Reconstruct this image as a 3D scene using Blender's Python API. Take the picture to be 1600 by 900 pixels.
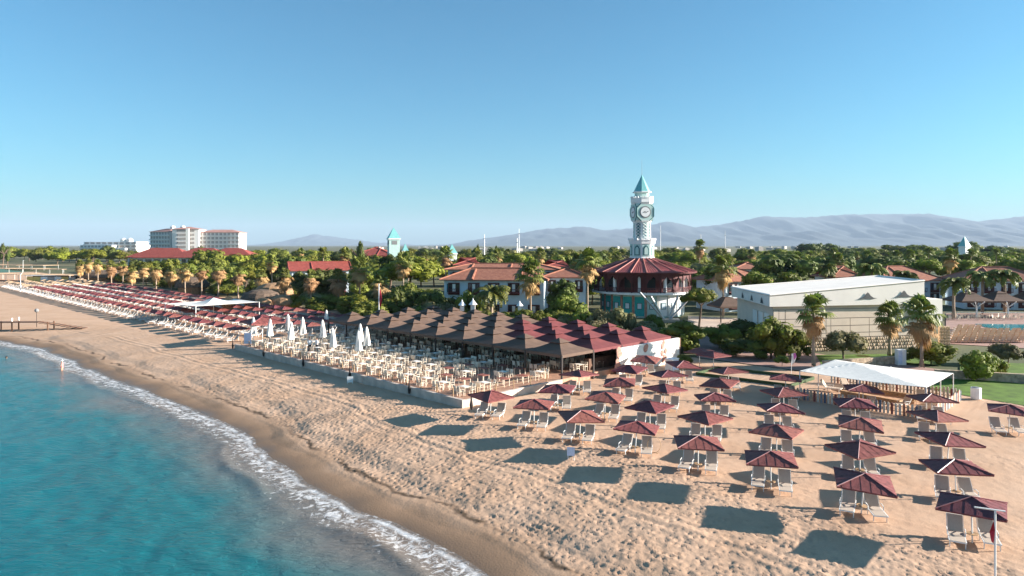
import bpy, bmesh, math, random
import numpy as np
from mathutils import Vector, Matrix
R = math.radians
random.seed(7)
for o in list(bpy.data.objects): bpy.data.objects.remove(o)
scene = bpy.context.scene
col = scene.collection

# ------------------------------------------------------------ camera, sky, sun, exposure
F = 1067.0; H = 14.0; HY = 383.0            # focal length and horizon in photo pixels (1600x900), camera height in metres
cam = bpy.data.cameras.new('camera'); camo = bpy.data.objects.new('camera', cam); col.objects.link(camo)
camo.location = (0, 0, H); camo.rotation_euler = (R(90), 0, 0)
cam.sensor_width = 36; cam.lens = 36 * F / 1600; cam.shift_y = -(450 - HY) / 1600
cam.clip_start = 0.5; cam.clip_end = 90000
scene.camera = camo
SUN_EL, SUN_AZ = R(16.0), R(2)             # azimuth from +X towards +Y
world = bpy.data.worlds.new('World'); scene.world = world; world.use_nodes = True
wn = world.node_tree.nodes; wl = world.node_tree.links
sky = wn.new('ShaderNodeTexSky'); sky.sky_type = 'NISHITA'; sky.sun_disc = False
sky.sun_elevation = SUN_EL; sky.sun_rotation = R(90) - SUN_AZ
sky.altitude = 0; sky.air_density = 1.0; sky.dust_density = 0.8; sky.ozone_density = 6.0
bg = wn['Background']; bg.inputs['Strength'].default_value = 0.053
tint = wn.new('ShaderNodeMix'); tint.data_type = 'RGBA'; tint.blend_type = 'MULTIPLY'; tint.inputs[0].default_value = 1.0; tint.inputs[7].default_value = (0.78, 1.22, 1.06, 1)
wl.new(sky.outputs[0], tint.inputs[6]); wl.new(tint.outputs[2], bg.inputs['Color'])
sd = bpy.data.lights.new('sun', 'SUN'); sd.energy = 5.0; sd.angle = R(0.5); sd.color = (1, 0.93, 0.84)
so = bpy.data.objects.new('sun', sd); col.objects.link(so)
sv = Vector((math.cos(SUN_EL) * math.cos(SUN_AZ), math.cos(SUN_EL) * math.sin(SUN_AZ), math.sin(SUN_EL)))
so.rotation_euler = sv.to_track_quat('Z', 'Y').to_euler(); so.location = (60, 10, 60)
scene.view_settings.view_transform = 'Standard'; scene.view_settings.look = 'None'
scene.view_settings.exposure = 1.8; scene.view_settings.gamma = 1

# ------------------------------------------------------------ helpers
S2 = math.sqrt(2)
def UV(u, v, z=0.0): return Vector(((v - u) / S2, (u + v) / S2, z))      # beach frame: u along the coast, v inland
def toUV(p): return ((p[1] - p[0]) / S2, (p[0] + p[1]) / S2)
def G(px, py, z=0.0):                                                   # photo pixel on the level z
    D = F * (H - z) / (py - HY); return Vector(((px - 800) * D / F, D, z))
def PD(px, D, z=0.0): return Vector(((px - 800) * D / F, D, z))
def ZY(py, D): return H - (py - HY) * D / F
def nth(i):
    w = ['first', 'second', 'third', 'fourth', 'fifth', 'sixth', 'seventh', 'eighth', 'ninth', 'tenth']
    if i < 10: return w[i]
    n = i + 1; return '%d%s' % (n, 'th' if 10 <= n % 100 <= 20 else {1: 'st', 2: 'nd', 3: 'rd'}.get(n % 10, 'th'))
UROT = R(135)      # object x axis -> +u direction

class MB:
    def __init__(s): s.v = []; s.f = []; s.m = []; s.cm = 0
    def add(s, vs, fs):
        b = len(s.v); s.v += [tuple(v) for v in vs]; s.f += [tuple(b + i for i in f) for f in fs]; s.m += [s.cm] * len(fs); return s
    def box(s, c, d, rz=0, rx=0, ry=0):
        M = Matrix.Translation(c) @ Matrix.Rotation(rz, 4, 'Z') @ Matrix.Rotation(ry, 4, 'Y') @ Matrix.Rotation(rx, 4, 'X')
        vs = [M @ Vector((x * d[0] / 2, y * d[1] / 2, z * d[2] / 2)) for x in (-1, 1) for y in (-1, 1) for z in (-1, 1)]
        return s.add(vs, [(0, 1, 3, 2), (4, 6, 7, 5), (0, 4, 5, 1), (2, 3, 7, 6), (0, 2, 6, 4), (1, 5, 7, 3)])
    def tube(s, p0, p1, r0, r1=None, n=6, cap=True):
        p0 = Vector(p0); p1 = Vector(p1); r1 = r0 if r1 is None else r1
        q = (p1 - p0).to_track_quat('Z', 'Y')
        a = [p0 + q @ Vector((r0 * math.cos(2 * math.pi * i / n), r0 * math.sin(2 * math.pi * i / n), 0)) for i in range(n)]
        b = [p1 + q @ Vector((r1 * math.cos(2 * math.pi * i / n), r1 * math.sin(2 * math.pi * i / n), 0)) for i in range(n)]
        fs = [(i, (i + 1) % n, n + (i + 1) % n, n + i) for i in range(n)]
        if cap: fs += [tuple(range(n - 1, -1, -1)), tuple(range(n, 2 * n))]
        return s.add(a + b, fs)
    def path(s, pts, r, n=5):
        for a, b in zip(pts[:-1], pts[1:]): s.tube(a, b, r, r, n)
        return s
    def prism(s, poly, z0, z1):
        n = len(poly); vs = [(p[0], p[1], z0) for p in poly] + [(p[0], p[1], z1) for p in poly]
        return s.add(vs, [tuple(range(n - 1, -1, -1)), tuple(range(n, 2 * n))] + [(i, (i + 1) % n, n + (i + 1) % n, n + i) for i in range(n)])
    def lathe(s, prof, n, c=(0, 0), ph=0.0):
        vs = [(c[0] + r * math.cos(ph + 2 * math.pi * i / n), c[1] + r * math.sin(ph + 2 * math.pi * i / n), z) for r, z in prof for i in range(n)]
        fs = [(k * n + i, k * n + (i + 1) % n, (k + 1) * n + (i + 1) % n, (k + 1) * n + i) for k in range(len(prof) - 1) for i in range(n)]
        fs += [tuple(range(n - 1, -1, -1)), tuple(range((len(prof) - 1) * n, len(prof) * n))]
        return s.add(vs, fs)
    def mesh(s, name, mats, smooth=False):
        me = bpy.data.meshes.new(name); me.from_pydata(s.v, [], s.f); me.update()
        for m in (mats if isinstance(mats, (list, tuple)) else [mats]): me.materials.append(M[m])
        if any(s.m): me.polygons.foreach_set('material_index', s.m)
        if smooth: me.polygons.foreach_set('use_smooth', [True] * len(s.f))
        return me
    def build(s, name, mats, parent=None, smooth=False): return ob(name, s.mesh(name, mats, smooth), parent)
def ob(name, me, parent=None, loc=None, rz=None):
    o = bpy.data.objects.new(name, me); col.objects.link(o)
    if parent: o.parent = parent
    if loc is not None: o.location = loc
    if rz is not None: o.rotation_euler[2] = rz
    return o
def tag(o, label=None, cat=None, group=None, kind=None):
    if label: o['label'] = label
    if cat: o['category'] = cat
    if group: o['group'] = group
    if kind: o['kind'] = kind
    return o
def thing(name, label, cat, loc=(0, 0, 0), rz=0, group=None):
    o = ob(name, None, None, loc, rz); o.empty_display_size = 0.3
    return tag(o, label, cat, group)
def dup(root, loc, rz, label, group=None, scale=None):
    r = root.copy(); col.objects.link(r); r.location = loc; r.rotation_euler = (0, 0, rz); r['label'] = label
    if group: r['group'] = group
    if scale: r.scale = scale
    for ch in root.children:
        c = ch.copy(); col.objects.link(c); c.parent = r
        for g in ch.children:
            d = g.copy(); col.objects.link(d); d.parent = c
    return r

# ------------------------------------------------------------ materials
M = {}
def mat(name, c, rough=0.8, var=0.25, scale=3.0, bump=0.0, bscale=None, metal=0.0, rnd=0.0, c2=None, spec=0.3, trans=None):
    m = bpy.data.materials.new(name); m.use_nodes = True; nt = m.node_tree; b = nt.nodes['Principled BSDF']; L = nt.links.new
    b.inputs['Roughness'].default_value = rough; b.inputs['Metallic'].default_value = metal
    b.inputs['Specular IOR Level'].default_value = spec
    tc = nt.nodes.new('ShaderNodeTexCoord')
    nz = nt.nodes.new('ShaderNodeTexNoise'); nz.inputs['Scale'].default_value = scale; nz.inputs['Detail'].default_value = 5
    L(tc.outputs['Object'], nz.inputs['Vector'])
    mix = nt.nodes.new('ShaderNodeMix'); mix.data_type = 'RGBA'
    ca = c2 if c2 else tuple(x * (1 - var) for x in c); cb = c if c2 else tuple(min(1, x * (1 + var)) for x in c)
    mix.inputs[6].default_value = (*ca, 1); mix.inputs[7].default_value = (*cb, 1)
    mr = nt.nodes.new('ShaderNodeMapRange'); mr.inputs[1].default_value = 0.3; mr.inputs[2].default_value = 0.7
    L(nz.outputs['Fac'], mr.inputs[0]); L(mr.outputs[0], mix.inputs[0]); out = mix.outputs[2]
    if rnd:
        oi = nt.nodes.new('ShaderNodeObjectInfo'); hs = nt.nodes.new('ShaderNodeHueSaturation')
        m1 = nt.nodes.new('ShaderNodeMapRange'); m1.inputs[3].default_value = 1 - rnd; m1.inputs[4].default_value = 1 + rnd
        m2 = nt.nodes.new('ShaderNodeMapRange'); m2.inputs[3].default_value = 0.5 - rnd * 0.06; m2.inputs[4].default_value = 0.5 + rnd * 0.06
        L(oi.outputs['Random'], m1.inputs[0]); L(oi.outputs['Random'], m2.inputs[0])
        L(m1.outputs[0], hs.inputs['Value']); L(m2.outputs[0], hs.inputs['Hue']); L(out, hs.inputs['Color']); out = hs.outputs[0]
    L(out, b.inputs['Base Color'])
    if bump:
        n2 = nt.nodes.new('ShaderNodeTexNoise'); n2.inputs['Scale'].default_value = bscale or scale * 4; n2.inputs['Detail'].default_value = 4
        L(tc.outputs['Object'], n2.inputs['Vector'])
        bp = nt.nodes.new('ShaderNodeBump'); bp.inputs['Strength'].default_value = bump; bp.inputs['Distance'].default_value = 0.05
        L(n2.outputs['Fac'], bp.inputs['Height']); L(bp.outputs[0], b.inputs['Normal'])
    if trans:
        t = nt.nodes.new('ShaderNodeBsdfTranslucent'); t.inputs[0].default_value = (*trans[1], 1)
        ms = nt.nodes.new('ShaderNodeMixShader'); ms.inputs[0].default_value = trans[0]
        L(b.outputs[0], ms.inputs[1]); L(t.outputs[0], ms.inputs[2]); L(ms.outputs[0], nt.nodes['Material Output'].inputs[0])
    M[name] = m; return m
mat('maroon', (0.215, 0.062, 0.056), 0.65, 0.3, 4, 0.2, rnd=0.22)
mat('maroon_ridge', (0.22, 0.06, 0.06), 0.35, 0.2, 4, spec=0.8)
mat('white_metal', (0.78, 0.77, 0.74), 0.4, 0.06, 4)
mat('sling', (0.52, 0.43, 0.35), 0.8, 0.08, 20, 0.1)
mat('white_plastic', (0.68, 0.58, 0.46), 0.5, 0.06, 5)
mat('cloth_white', (0.80, 0.75, 0.68), 0.85, 0.06, 3, 0.15)
mat('table_pale', (0.62, 0.5, 0.4), 0.6, 0.15, 5)
mat('table_red', (0.27, 0.09, 0.06), 0.6, 0.2, 6)
mat('deck', (0.42, 0.23, 0.15), 0.75, 0.2, 2.0, 0.1)
mat('wall_stone', (0.52, 0.42, 0.35), 0.85, 0.22, 1.2, 0.3, 6)
mat('brown_canvas', (0.135, 0.083, 0.06), 0.8, 0.12, 1.5, 0.1)
mat('maroon_canvas', (0.165, 0.042, 0.042), 0.8, 0.12, 1.5, 0.1)
mat('dark_post', (0.03, 0.022, 0.02), 0.6, 0.2, 4)
mat('brown_wood', (0.12, 0.06, 0.035), 0.7, 0.3, 3, 0.2)
mat('tan_wood', (0.42, 0.27, 0.15), 0.75, 0.25, 6, 0.2)
mat('rope', (0.45, 0.34, 0.22), 0.9, 0.2, 10)
mat('plaster', (0.78, 0.74, 0.68), 0.9, 0.08, 1.0, 0.15, 8)
mat('plaster_blue', (0.60, 0.68, 0.74), 0.9, 0.08, 1.0, 0.15, 8)
mat('pink_stone', (0.42, 0.22, 0.17), 0.9, 0.3, 3, 0.4, 10)
mat('terracotta', (0.40, 0.17, 0.105), 0.8, 0.28, 1.6, 0.4, 9, c2=(0.27, 0.10, 0.065))
mat('red_roof', (0.28, 0.065, 0.05), 0.7, 0.25, 1.5, 0.3, 8)
mat('rotunda_roof', (0.30, 0.075, 0.07), 0.55, 0.15, 1.5, 0.1)
mat('rib', (0.42, 0.16, 0.13), 0.5, 0.1, 3)
mat('maroon_wood', (0.10, 0.022, 0.022), 0.6, 0.2, 3)
mat('teal', (0.03, 0.36, 0.36), 0.6, 0.12, 1.5)
mat('teal_pale', (0.46, 0.62, 0.57), 0.6, 0.08, 1.5)
mat('teal_dark', (0.02, 0.12, 0.13), 0.6, 0.1, 2)
mat('spire', (0.19, 0.45, 0.44), 0.45, 0.1, 2)
mat('white_paint', (0.80, 0.79, 0.77), 0.6, 0.05, 2)
mat('glass', (0.02, 0.028, 0.035), 0.08, 0.2, 1, spec=0.8)
mat('grey_steel', (0.38, 0.38, 0.38), 0.4, 0.1, 5, metal=0.5)
mat('theatre', (0.68, 0.55, 0.44), 0.9, 0.06, 0.6, 0.1, 6)
mat('theatre_line', (0.24, 0.20, 0.17), 0.9, 0.1, 2)
mat('theatre_white', (0.82, 0.74, 0.66), 0.8, 0.05, 0.5)
mat('ornament', (0.22, 0.22, 0.22), 0.8, 0.1, 3)
mat('rubble', (0.48, 0.36, 0.25), 0.9, 0.35, 2.5, 0.6, 5)
mat('bark', (0.16, 0.11, 0.08), 0.9, 0.3, 4, 0.5)
mat('palm_bark', (0.34, 0.25, 0.18), 0.9, 0.25, 5, 0.6, 12)
mat('pine', (0.185, 0.185, 0.018), 0.7, 0.4, 0.9, rnd=0.3, trans=(0.25, (0.13, 0.2, 0.02)))
mat('broad', (0.16, 0.17, 0.024), 0.7, 0.4, 0.9, rnd=0.3, trans=(0.25, (0.12, 0.18, 0.02)))
mat('olive', (0.22, 0.19, 0.085), 0.75, 0.35, 1.0, rnd=0.25, trans=(0.2, (0.14, 0.14, 0.04)))
mat('dark_leaf', (0.09, 0.11, 0.02), 0.7, 0.4, 0.9, rnd=0.25, trans=(0.2, (0.06, 0.1, 0.02)))
mat('palm_green', (0.18, 0.185, 0.04), 0.55, 0.3, 1.2, rnd=0.25, trans=(0.25, (0.12, 0.18, 0.02)))
mat('palm_dead', (0.44, 0.26, 0.12), 0.85, 0.3, 1.5, rnd=0.2, trans=(0.2, (0.3, 0.17, 0.06)))
mat('straw', (0.34, 0.20, 0.11), 0.95, 0.3, 2.5, 0.6, 14)
mat('straw_dark', (0.13, 0.09, 0.065), 0.95, 0.3, 2.5, 0.5, 14)
mat('straw_pale', (0.55, 0.36, 0.22), 0.9, 0.2, 3, 0.3)
mat('lawn', (0.10, 0.17, 0.02), 0.9, 0.35, 0.8, 0.5, 20)
mat('paving', (0.36, 0.22, 0.18), 0.85, 0.15, 0.7, 0.2, 10)
mat('pale_path', (0.55, 0.42, 0.33), 0.9, 0.12, 0.5, 0.2, 10)
mat('ground', (0.16, 0.13, 0.07), 0.95, 0.4, 0.02, c2=(0.07, 0.085, 0.03))
mat('hill', (0.045, 0.06, 0.065), 0.95, 0.3, 0.0006)
mat('house', (0.42, 0.37, 0.33), 0.9, 0.1, 0.05, rnd=0.15)
mat('hotel_roof', (0.42, 0.22, 0.18), 0.8, 0.15, 0.2)
mat('hotel', (0.82, 0.77, 0.72), 0.85, 0.05, 0.05)
mat('hotel_shade', (0.42, 0.37, 0.34), 0.6, 0.2, 0.1)
mat('flag_red', (0.45, 0.03, 0.05), 0.8, 0.1, 3)
mat('pink', (0.6, 0.15, 0.4), 0.8, 0.1, 3)
mat('sign_blue', (0.65, 0.7, 0.85), 0.6, 0.1, 6)
mat('yellow', (0.62, 0.48, 0.16), 0.8, 0.1, 1)
mat('green_board', (0.05, 0.08, 0.03), 0.8, 0.2, 3)
mat('skin', (0.50, 0.29, 0.20), 0.6, 0.05, 8)
mat('shirt', (0.8, 0.8, 0.8), 0.8, 0.04, 8)
mat('trousers', (0.02, 0.022, 0.03), 0.8, 0.1, 8)
mat('hair', (0.025, 0.018, 0.014), 0.7, 0.1, 20)
mat('swimsuit', (0.5, 0.2, 0.2), 0.7, 0.1, 8)
mat('pool_water', (0.06, 0.33, 0.36), 0.08, 0.1, 0.8, 0.1, 3, spec=0.5)
for i, c in enumerate([(0.6, 0.52, 0.43), (0.22, 0.07, 0.06), (0.10, 0.12, 0.17), (0.45, 0.32, 0.22), (0.26, 0.26, 0.27), (0.36, 0.17, 0.11)]):
    mat('picket%d' % i, c, 0.8, 0.15, 3)

# ------------------------------------------------------------ coast, sand and sea
CU = [-200, -20, 23.4, 30.5, 34, 42.1, 51.3, 60.7, 80, 98.8, 125, 134, 161, 219, 430, 3000]
CV = [16, 20, 20.9, 20.9, 20.4, 21.3, 23.2, 23.6, 23.3, 22.6, 20.8, 18.6, 3, -21, -105, -1100]
def vnoise(x, seed=0):
    x = np.asarray(x, float); i = np.floor(x); f = x - i; f = f * f * (3 - 2 * f)
    h = lambda k: np.modf(np.abs(np.sin(k * 127.1 + seed * 311.7) * 43758.5453))[0]
    return h(i) * (1 - f) + h(i + 1) * f
def hash2(a, b, s): return np.modf(np.abs(np.sin(a * 127.1 + b * 311.7 + s * 74.7) * 43758.5453))[0]
def noise2(x, y, s=0):
    i = np.floor(x); j = np.floor(y); f = x - i; g = y - j; f = f * f * (3 - 2 * f); g = g * g * (3 - 2 * g)
    return (hash2(i, j, s) * (1 - f) + hash2(i + 1, j, s) * f) * (1 - g) + (hash2(i, j + 1, s) * (1 - f) + hash2(i + 1, j + 1, s) * f) * g
def vcoast(u): return np.interp(u, CU, CV) + (vnoise(np.asarray(u) / 7.0, 3) - 0.5) * 1.3 + (vnoise(np.asarray(u) / 2.1, 5) - 0.5) * 0.4
def base_h(u, d):                       # beach profile by distance inland from the water's edge
    dd = d + (vnoise(u / 5.0, 9) - 0.5) * 1.6
    z = np.interp(d, [-60, -4, 0, 2.6], [-9, -1.75, -1.2, -0.95])
    step = np.interp(dd, [2.2, 4.4, 5.6, 9.5, 16], [0, 0.16, 0.36, 0.66, 0.95])
    return z + step * np.clip((d + 1) / 3, 0, 1)
def sandz(p):
    u, v = toUV(p); return float(base_h(np.array([u]), np.array([v - np.interp(u, CU, CV)]))[0])
def prints(u, v, cell, rad, depth, seed):
    out = np.zeros_like(u); ci = np.floor(u / cell); cj = np.floor(v / cell)
    for a in (-1, 0, 1):
        for b in (-1, 0, 1):
            i = ci + a; j = cj + b
            x = (i + hash2(i, j, seed)) * cell - u; y = (j + hash2(i, j, seed + 1)) * cell - v
            t = hash2(i, j, seed + 2) * 6.28; c, s_ = np.cos(t), np.sin(t)
            r2 = ((x * c + y * s_) / (rad * 1.5)) ** 2 + ((-x * s_ + y * c) / rad) ** 2
            out += depth * (0.3 + hash2(i, j, seed + 3)) * (np.exp(-r2 * 2) * -1.0 + 0.45 * np.exp(-(np.sqrt(r2) - 1.3) ** 2 * 4))
    return out
def grid_obj(name, P, nu, nv, m, attrs=None, smooth=True):
    idx = np.arange(nu * nv).reshape(nu, nv)
    q = np.stack([idx[:-1, :-1], idx[1:, :-1], idx[1:, 1:], idx[:-1, 1:]], -1).reshape(-1, 4)
    me = bpy.data.meshes.new(name); me.vertices.add(nu * nv); me.vertices.foreach_set('co', P.reshape(-1).astype(np.float32))
    me.loops.add(len(q) * 4); me.loops.foreach_set('vertex_index', q.reshape(-1).astype(np.int32))
    me.polygons.add(len(q)); me.polygons.foreach_set('loop_start', np.arange(0, len(q) * 4, 4, dtype=np.int32))
    me.polygons.foreach_set('loop_total', np.full(len(q), 4, np.int32))
    me.update(calc_edges=True); me.validate()
    me.polygons.foreach_set('use_smooth', np.full(len(me.polygons), smooth))
    for k, a in (attrs or {}).items():
        at = me.attributes.new(k, 'FLOAT', 'POINT'); at.data.foreach_set('value', a.reshape(-1).astype(np.float32))
    me.materials.append(m); return ob(name, me)
def nodes(name):
    m = bpy.data.materials.new(name); m.use_nodes = True; return m, m.node_tree, m.node_tree.nodes['Principled BSDF']
def N(nt, t, **kw):
    n = nt.nodes.new(t)
    for k, v in kw.items():
        if k in n.inputs: n.inputs[k].default_value = v
        else: setattr(n, k, v)
    return n
def ramp(nt, src, stops):
    r = nt.nodes.new('ShaderNodeValToRGB'); e = r.color_ramp.elements
    while len(e) < len(stops): e.new(0.5)
    for x, (p, c) in zip(e, stops): x.position = p; x.color = (*c, 1) if len(c) == 3 else c
    nt.links.new(src, r.inputs[0]); return r.outputs[0]
def mixc(nt, f, a, b):
    m = nt.nodes.new('ShaderNodeMix'); m.data_type = 'RGBA'
    for s, i in ((f, 0), (a, 6), (b, 7)):
        if isinstance(s, (float, int)): m.inputs[i].default_value = s
        elif isinstance(s, tuple): m.inputs[i].default_value = (*s, 1)
        else: nt.links.new(s, m.inputs[i])
    return m.outputs[2]
def math_(nt, op, a, b=None, c=None):
    m = nt.nodes.new('ShaderNodeMath'); m.operation = op
    for i, s in enumerate((a, b, c)):
        if s is None: continue
        if isinstance(s, (float, int)): m.inputs[i].default_value = s
        else: nt.links.new(s, m.inputs[i])
    return m.outputs[0]

# sand
us = np.concatenate([np.arange(-30, 2, 1.0), np.arange(2, 55, 0.12), np.arange(55, 100, 0.22), np.arange(100, 170, 0.5), np.arange(170, 431, 2.0)])
ds = np.concatenate([np.arange(-6, -1, 0.5), np.arange(-1, 19, 0.12), np.arange(19, 42, 0.18), np.arange(42, 58.1, 1.0)])
UU, DD = np.meshgrid(us, ds, indexing='ij'); VV = vcoast(UU) * np.clip((45 - DD) / 30, 0, 1) + 21.5 * (1 - np.clip((45 - DD) / 30, 0, 1)) + DD
z = base_h(UU, DD)
m_rough = np.clip((DD - 2.0 - 0.8 * vnoise(UU / 3, 14)) / 1.2, 0, 1) * np.clip((17.5 + 3 * (vnoise(UU / 6, 2) - 0.5) - DD) / 2.0, 0.0, 1)
m_sparse = np.clip((DD - 16) / 2, 0, 1) * (0.25 + 0.75 * np.clip(noise2(UU / 3.0, VV / 3.0, 4) * 3 - 1.6, 0, 1))
amp = np.clip(m_rough + 0.55 * m_sparse, 0, 1) * np.clip((120 - UU) / 60, 0.3, 1)
foot = prints(UU, VV, 0.50, 0.12, 0.05, 11) + prints(UU + 3.1, VV + 1.7, 0.36, 0.09, 0.036, 21)
lump = (noise2(UU / 0.5, VV / 0.5, 6) - 0.5) * 0.03 + (noise2(UU / 1.6, VV / 1.6, 7) - 0.5) * 0.06
z = z + foot * amp + lump * (0.25 + amp) * np.clip((DD - 2.5) / 2, 0, 1) + (noise2(UU / 0.25, VV / 0.25, 8) - 0.5) * 0.02 * np.clip((DD - 1) / 2, 0, 1)
tracks = np.sin(UU * 0 + (DD - 9.5) * 7) * 0.02 * np.exp(-((DD - 9.5) / 1.0) ** 2)
z = z + tracks
z = np.where(DD > 54, z - (DD - 54) * 0.06, z)
P = np.stack([(VV - UU) / S2, (UU + VV) / S2, z], -1)
m, nt, b = nodes('sand'); M['sand'] = m
at = N(nt, 'ShaderNodeAttribute', attribute_name='shore'); tc = N(nt, 'ShaderNodeTexCoord')
n1 = N(nt, 'ShaderNodeTexNoise', Scale=0.25, Detail=6.0); n2 = N(nt, 'ShaderNodeTexNoise', Scale=9.0, Detail=6.0); n3 = N(nt, 'ShaderNodeTexNoise', Scale=40.0, Detail=3.0)
for n in (n1, n2, n3): nt.links.new(tc.outputs['Object'], n.inputs['Vector'])
wob = math_(nt, 'ADD', at.outputs['Fac'], math_(nt, 'MULTIPLY', math_(nt, 'SUBTRACT', n1.outputs['Fac'], 0.5), 3.0))
wet = ramp(nt, math_(nt, 'MULTIPLY', wob, 0.1), [(0.0, (0.13, 0.09, 0.06)), (0.08, (0.21, 0.135, 0.085)), (0.2, (0.36, 0.225, 0.14)), (0.4, (0.52, 0.325, 0.21))])
dry = mixc(nt, ramp(nt, n1.outputs['Fac'], [(0.35, (0, 0, 0)), (0.65, (1, 1, 1))]), (0.57, 0.36, 0.235), (0.65, 0.43, 0.295))
cc = mixc(nt, ramp(nt, math_(nt, 'MULTIPLY', wob, 0.1), [(0.2, (0, 0, 0)), (0.45, (1, 1, 1))]), wet, dry)
cc = mixc(nt, math_(nt, 'MULTIPLY', ramp(nt, n3.outputs['Fac'], [(0.35, (0, 0, 0)), (0.7, (1, 1, 1))]), 0.5), cc, (0.27, 0.165, 0.10))
wr = N(nt, 'ShaderNodeTexNoise', Scale=0.7, Detail=5.0); nt.links.new(tc.outputs['Object'], wr.inputs['Vector'])
line = math_(nt, 'ABSOLUTE', math_(nt, 'SUBTRACT', math_(nt, 'ADD', at.outputs['Fac'], math_(nt, 'MULTIPLY', wr.outputs['Fac'], 1.6)), 4.1))
wm_ = math_(nt, 'MULTIPLY', ramp(nt, line, [(0.05, (1, 1, 1)), (0.28, (0, 0, 0))]), ramp(nt, n1.outputs['Fac'], [(0.42, (0, 0, 0)), (0.56, (0.85,) * 3)]))
cc = mixc(nt, wm_, cc, (0.05, 0.035, 0.022))      # washed up weed along the berm
nt.links.new(cc, b.inputs['Base Color']); b.inputs['Specular IOR Level'].default_value = 0.15
nt.links.new(ramp(nt, math_(nt, 'MULTIPLY', wob, 0.1), [(0.0, (0.25,) * 3), (0.2, (0.9,) * 3)]), b.inputs['Roughness'])
bp = N(nt, 'ShaderNodeBump', Strength=0.5, Distance=0.03); nt.links.new(n2.outputs['Fac'], bp.inputs['Height']); nt.links.new(bp.outputs[0], b.inputs['Normal'])
tag(grid_obj('beach_sand', P, len(us), len(ds), m, {'shore': DD}), kind='structure')

# sea: s = distance offshore
ss = np.concatenate([np.arange(-2.4, 14, 0.15), np.arange(14, 60, 0.5), np.array([62, 70, 90, 130, 200, 400, 900, 2500])])
us2 = np.concatenate([np.array([-2500, -800, -300, -100, -50]), np.arange(-20, 70, 0.22), np.arange(70, 170, 0.6), np.array([180, 200, 240, 300, 430, 900, 3000])])
UU, SS = np.meshgrid(us2, ss, indexing='ij'); VV = vcoast(UU) - SS
wz = -1.2 + (noise2(UU / 1.3, VV / 0.8, 31) - 0.5) * 0.09 * np.clip(SS / 4, 0.1, 1) + (noise2(UU / 5, VV / 2.5, 32) - 0.5) * 0.14 * np.clip(SS / 6, 0, 1)
wz += 0.16 * np.exp(-((SS - 1.6 - 1.2 * vnoise(UU / 6, 41)) / 0.5) ** 2) * vnoise(UU / 3.5, 42)
wz = np.where(SS < 0.4, -1.2 + (0.4 - SS) * 0.045, wz)
P = np.stack([(VV - UU) / S2, (UU + VV) / S2, wz], -1)
m, nt, b = nodes('sea'); M['sea'] = m
at = N(nt, 'ShaderNodeAttribute', attribute_name='offshore'); tc = N(nt, 'ShaderNodeTexCoord')
mp = N(nt, 'ShaderNodeMapping'); mp.inputs['Rotation'].default_value = (0, 0, R(20)); mp.inputs['Scale'].default_value = (0.55, 1.5, 1); nt.links.new(tc.outputs['Object'], mp.inputs['Vector'])
n1 = N(nt, 'ShaderNodeTexNoise', Scale=0.09, Detail=4.0); n2 = N(nt, 'ShaderNodeTexNoise', Scale=1.7, Detail=7.0, Roughness=0.62, Distortion=0.6); n3 = N(nt, 'ShaderNodeTexNoise', Scale=1.6, Detail=8.0, Roughness=0.7, Distortion=1.2)
nt.links.new(tc.outputs['Object'], n1.inputs['Vector']); nt.links.new(mp.outputs[0], n2.inputs['Vector']); nt.links.new(tc.outputs['Object'], n3.inputs['Vector'])
off = at.outputs['Fac']; wob = math_(nt, 'ADD', off, math_(nt, 'MULTIPLY', math_(nt, 'SUBTRACT', n1.outputs['Fac'], 0.5), 9.0))
body = ramp(nt, math_(nt, 'MULTIPLY', wob, 0.03), [(0.0, (0.20, 0.155, 0.125)), (0.08, (0.15, 0.145, 0.135)), (0.21, (0.015, 0.135, 0.15)), (0.5, (0.001, 0.125, 0.15)), (0.9, (0.001, 0.085, 0.125))])
fm = math_(nt, 'SUBTRACT', n3.outputs['Fac'], math_(nt, 'MULTIPLY', math_(nt, 'ABSOLUTE', math_(nt, 'SUBTRACT', off, 0.7)), 0.095))
edge = ramp(nt, math_(nt, 'ABSOLUTE', math_(nt, 'SUBTRACT', math_(nt, 'ADD', off, math_(nt, 'MULTIPLY', n3.outputs['Fac'], 0.5)), 0.35)), [(0.05, (1, 1, 1)), (0.26, (0, 0, 0))])
n4 = N(nt, 'ShaderNodeTexNoise', Scale=0.8, Detail=5.0); nt.links.new(tc.outputs['Object'], n4.inputs['Vector'])
edge = math_(nt, 'MULTIPLY', edge, ramp(nt, n4.outputs['Fac'], [(0.4, (0.1,) * 3), (0.62, (1, 1, 1))]))
foam = math_(nt, 'MAXIMUM', edge, ramp(nt, fm, [(0.44, (0, 0, 0)), (0.57, (0.9,) * 3)]))
nt.links.new(mixc(nt, foam, body, (0.72, 0.70, 0.69)), b.inputs['Base Color'])
nt.links.new(ramp(nt, foam, [(0, (0.12,) * 3), (1, (0.8,) * 3)]), b.inputs['Roughness']); b.inputs['IOR'].default_value = 1.33; b.inputs['Specular IOR Level'].default_value = 0.22
bp = N(nt, 'ShaderNodeBump', Strength=0.8, Distance=0.2); nt.links.new(n2.outputs['Fac'], bp.inputs['Height']); nt.links.new(bp.outputs[0], b.inputs['Normal'])
tag(grid_obj('sea', P, len(us2), len(ss), m, {'offshore': SS}), kind='structure')

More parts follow.
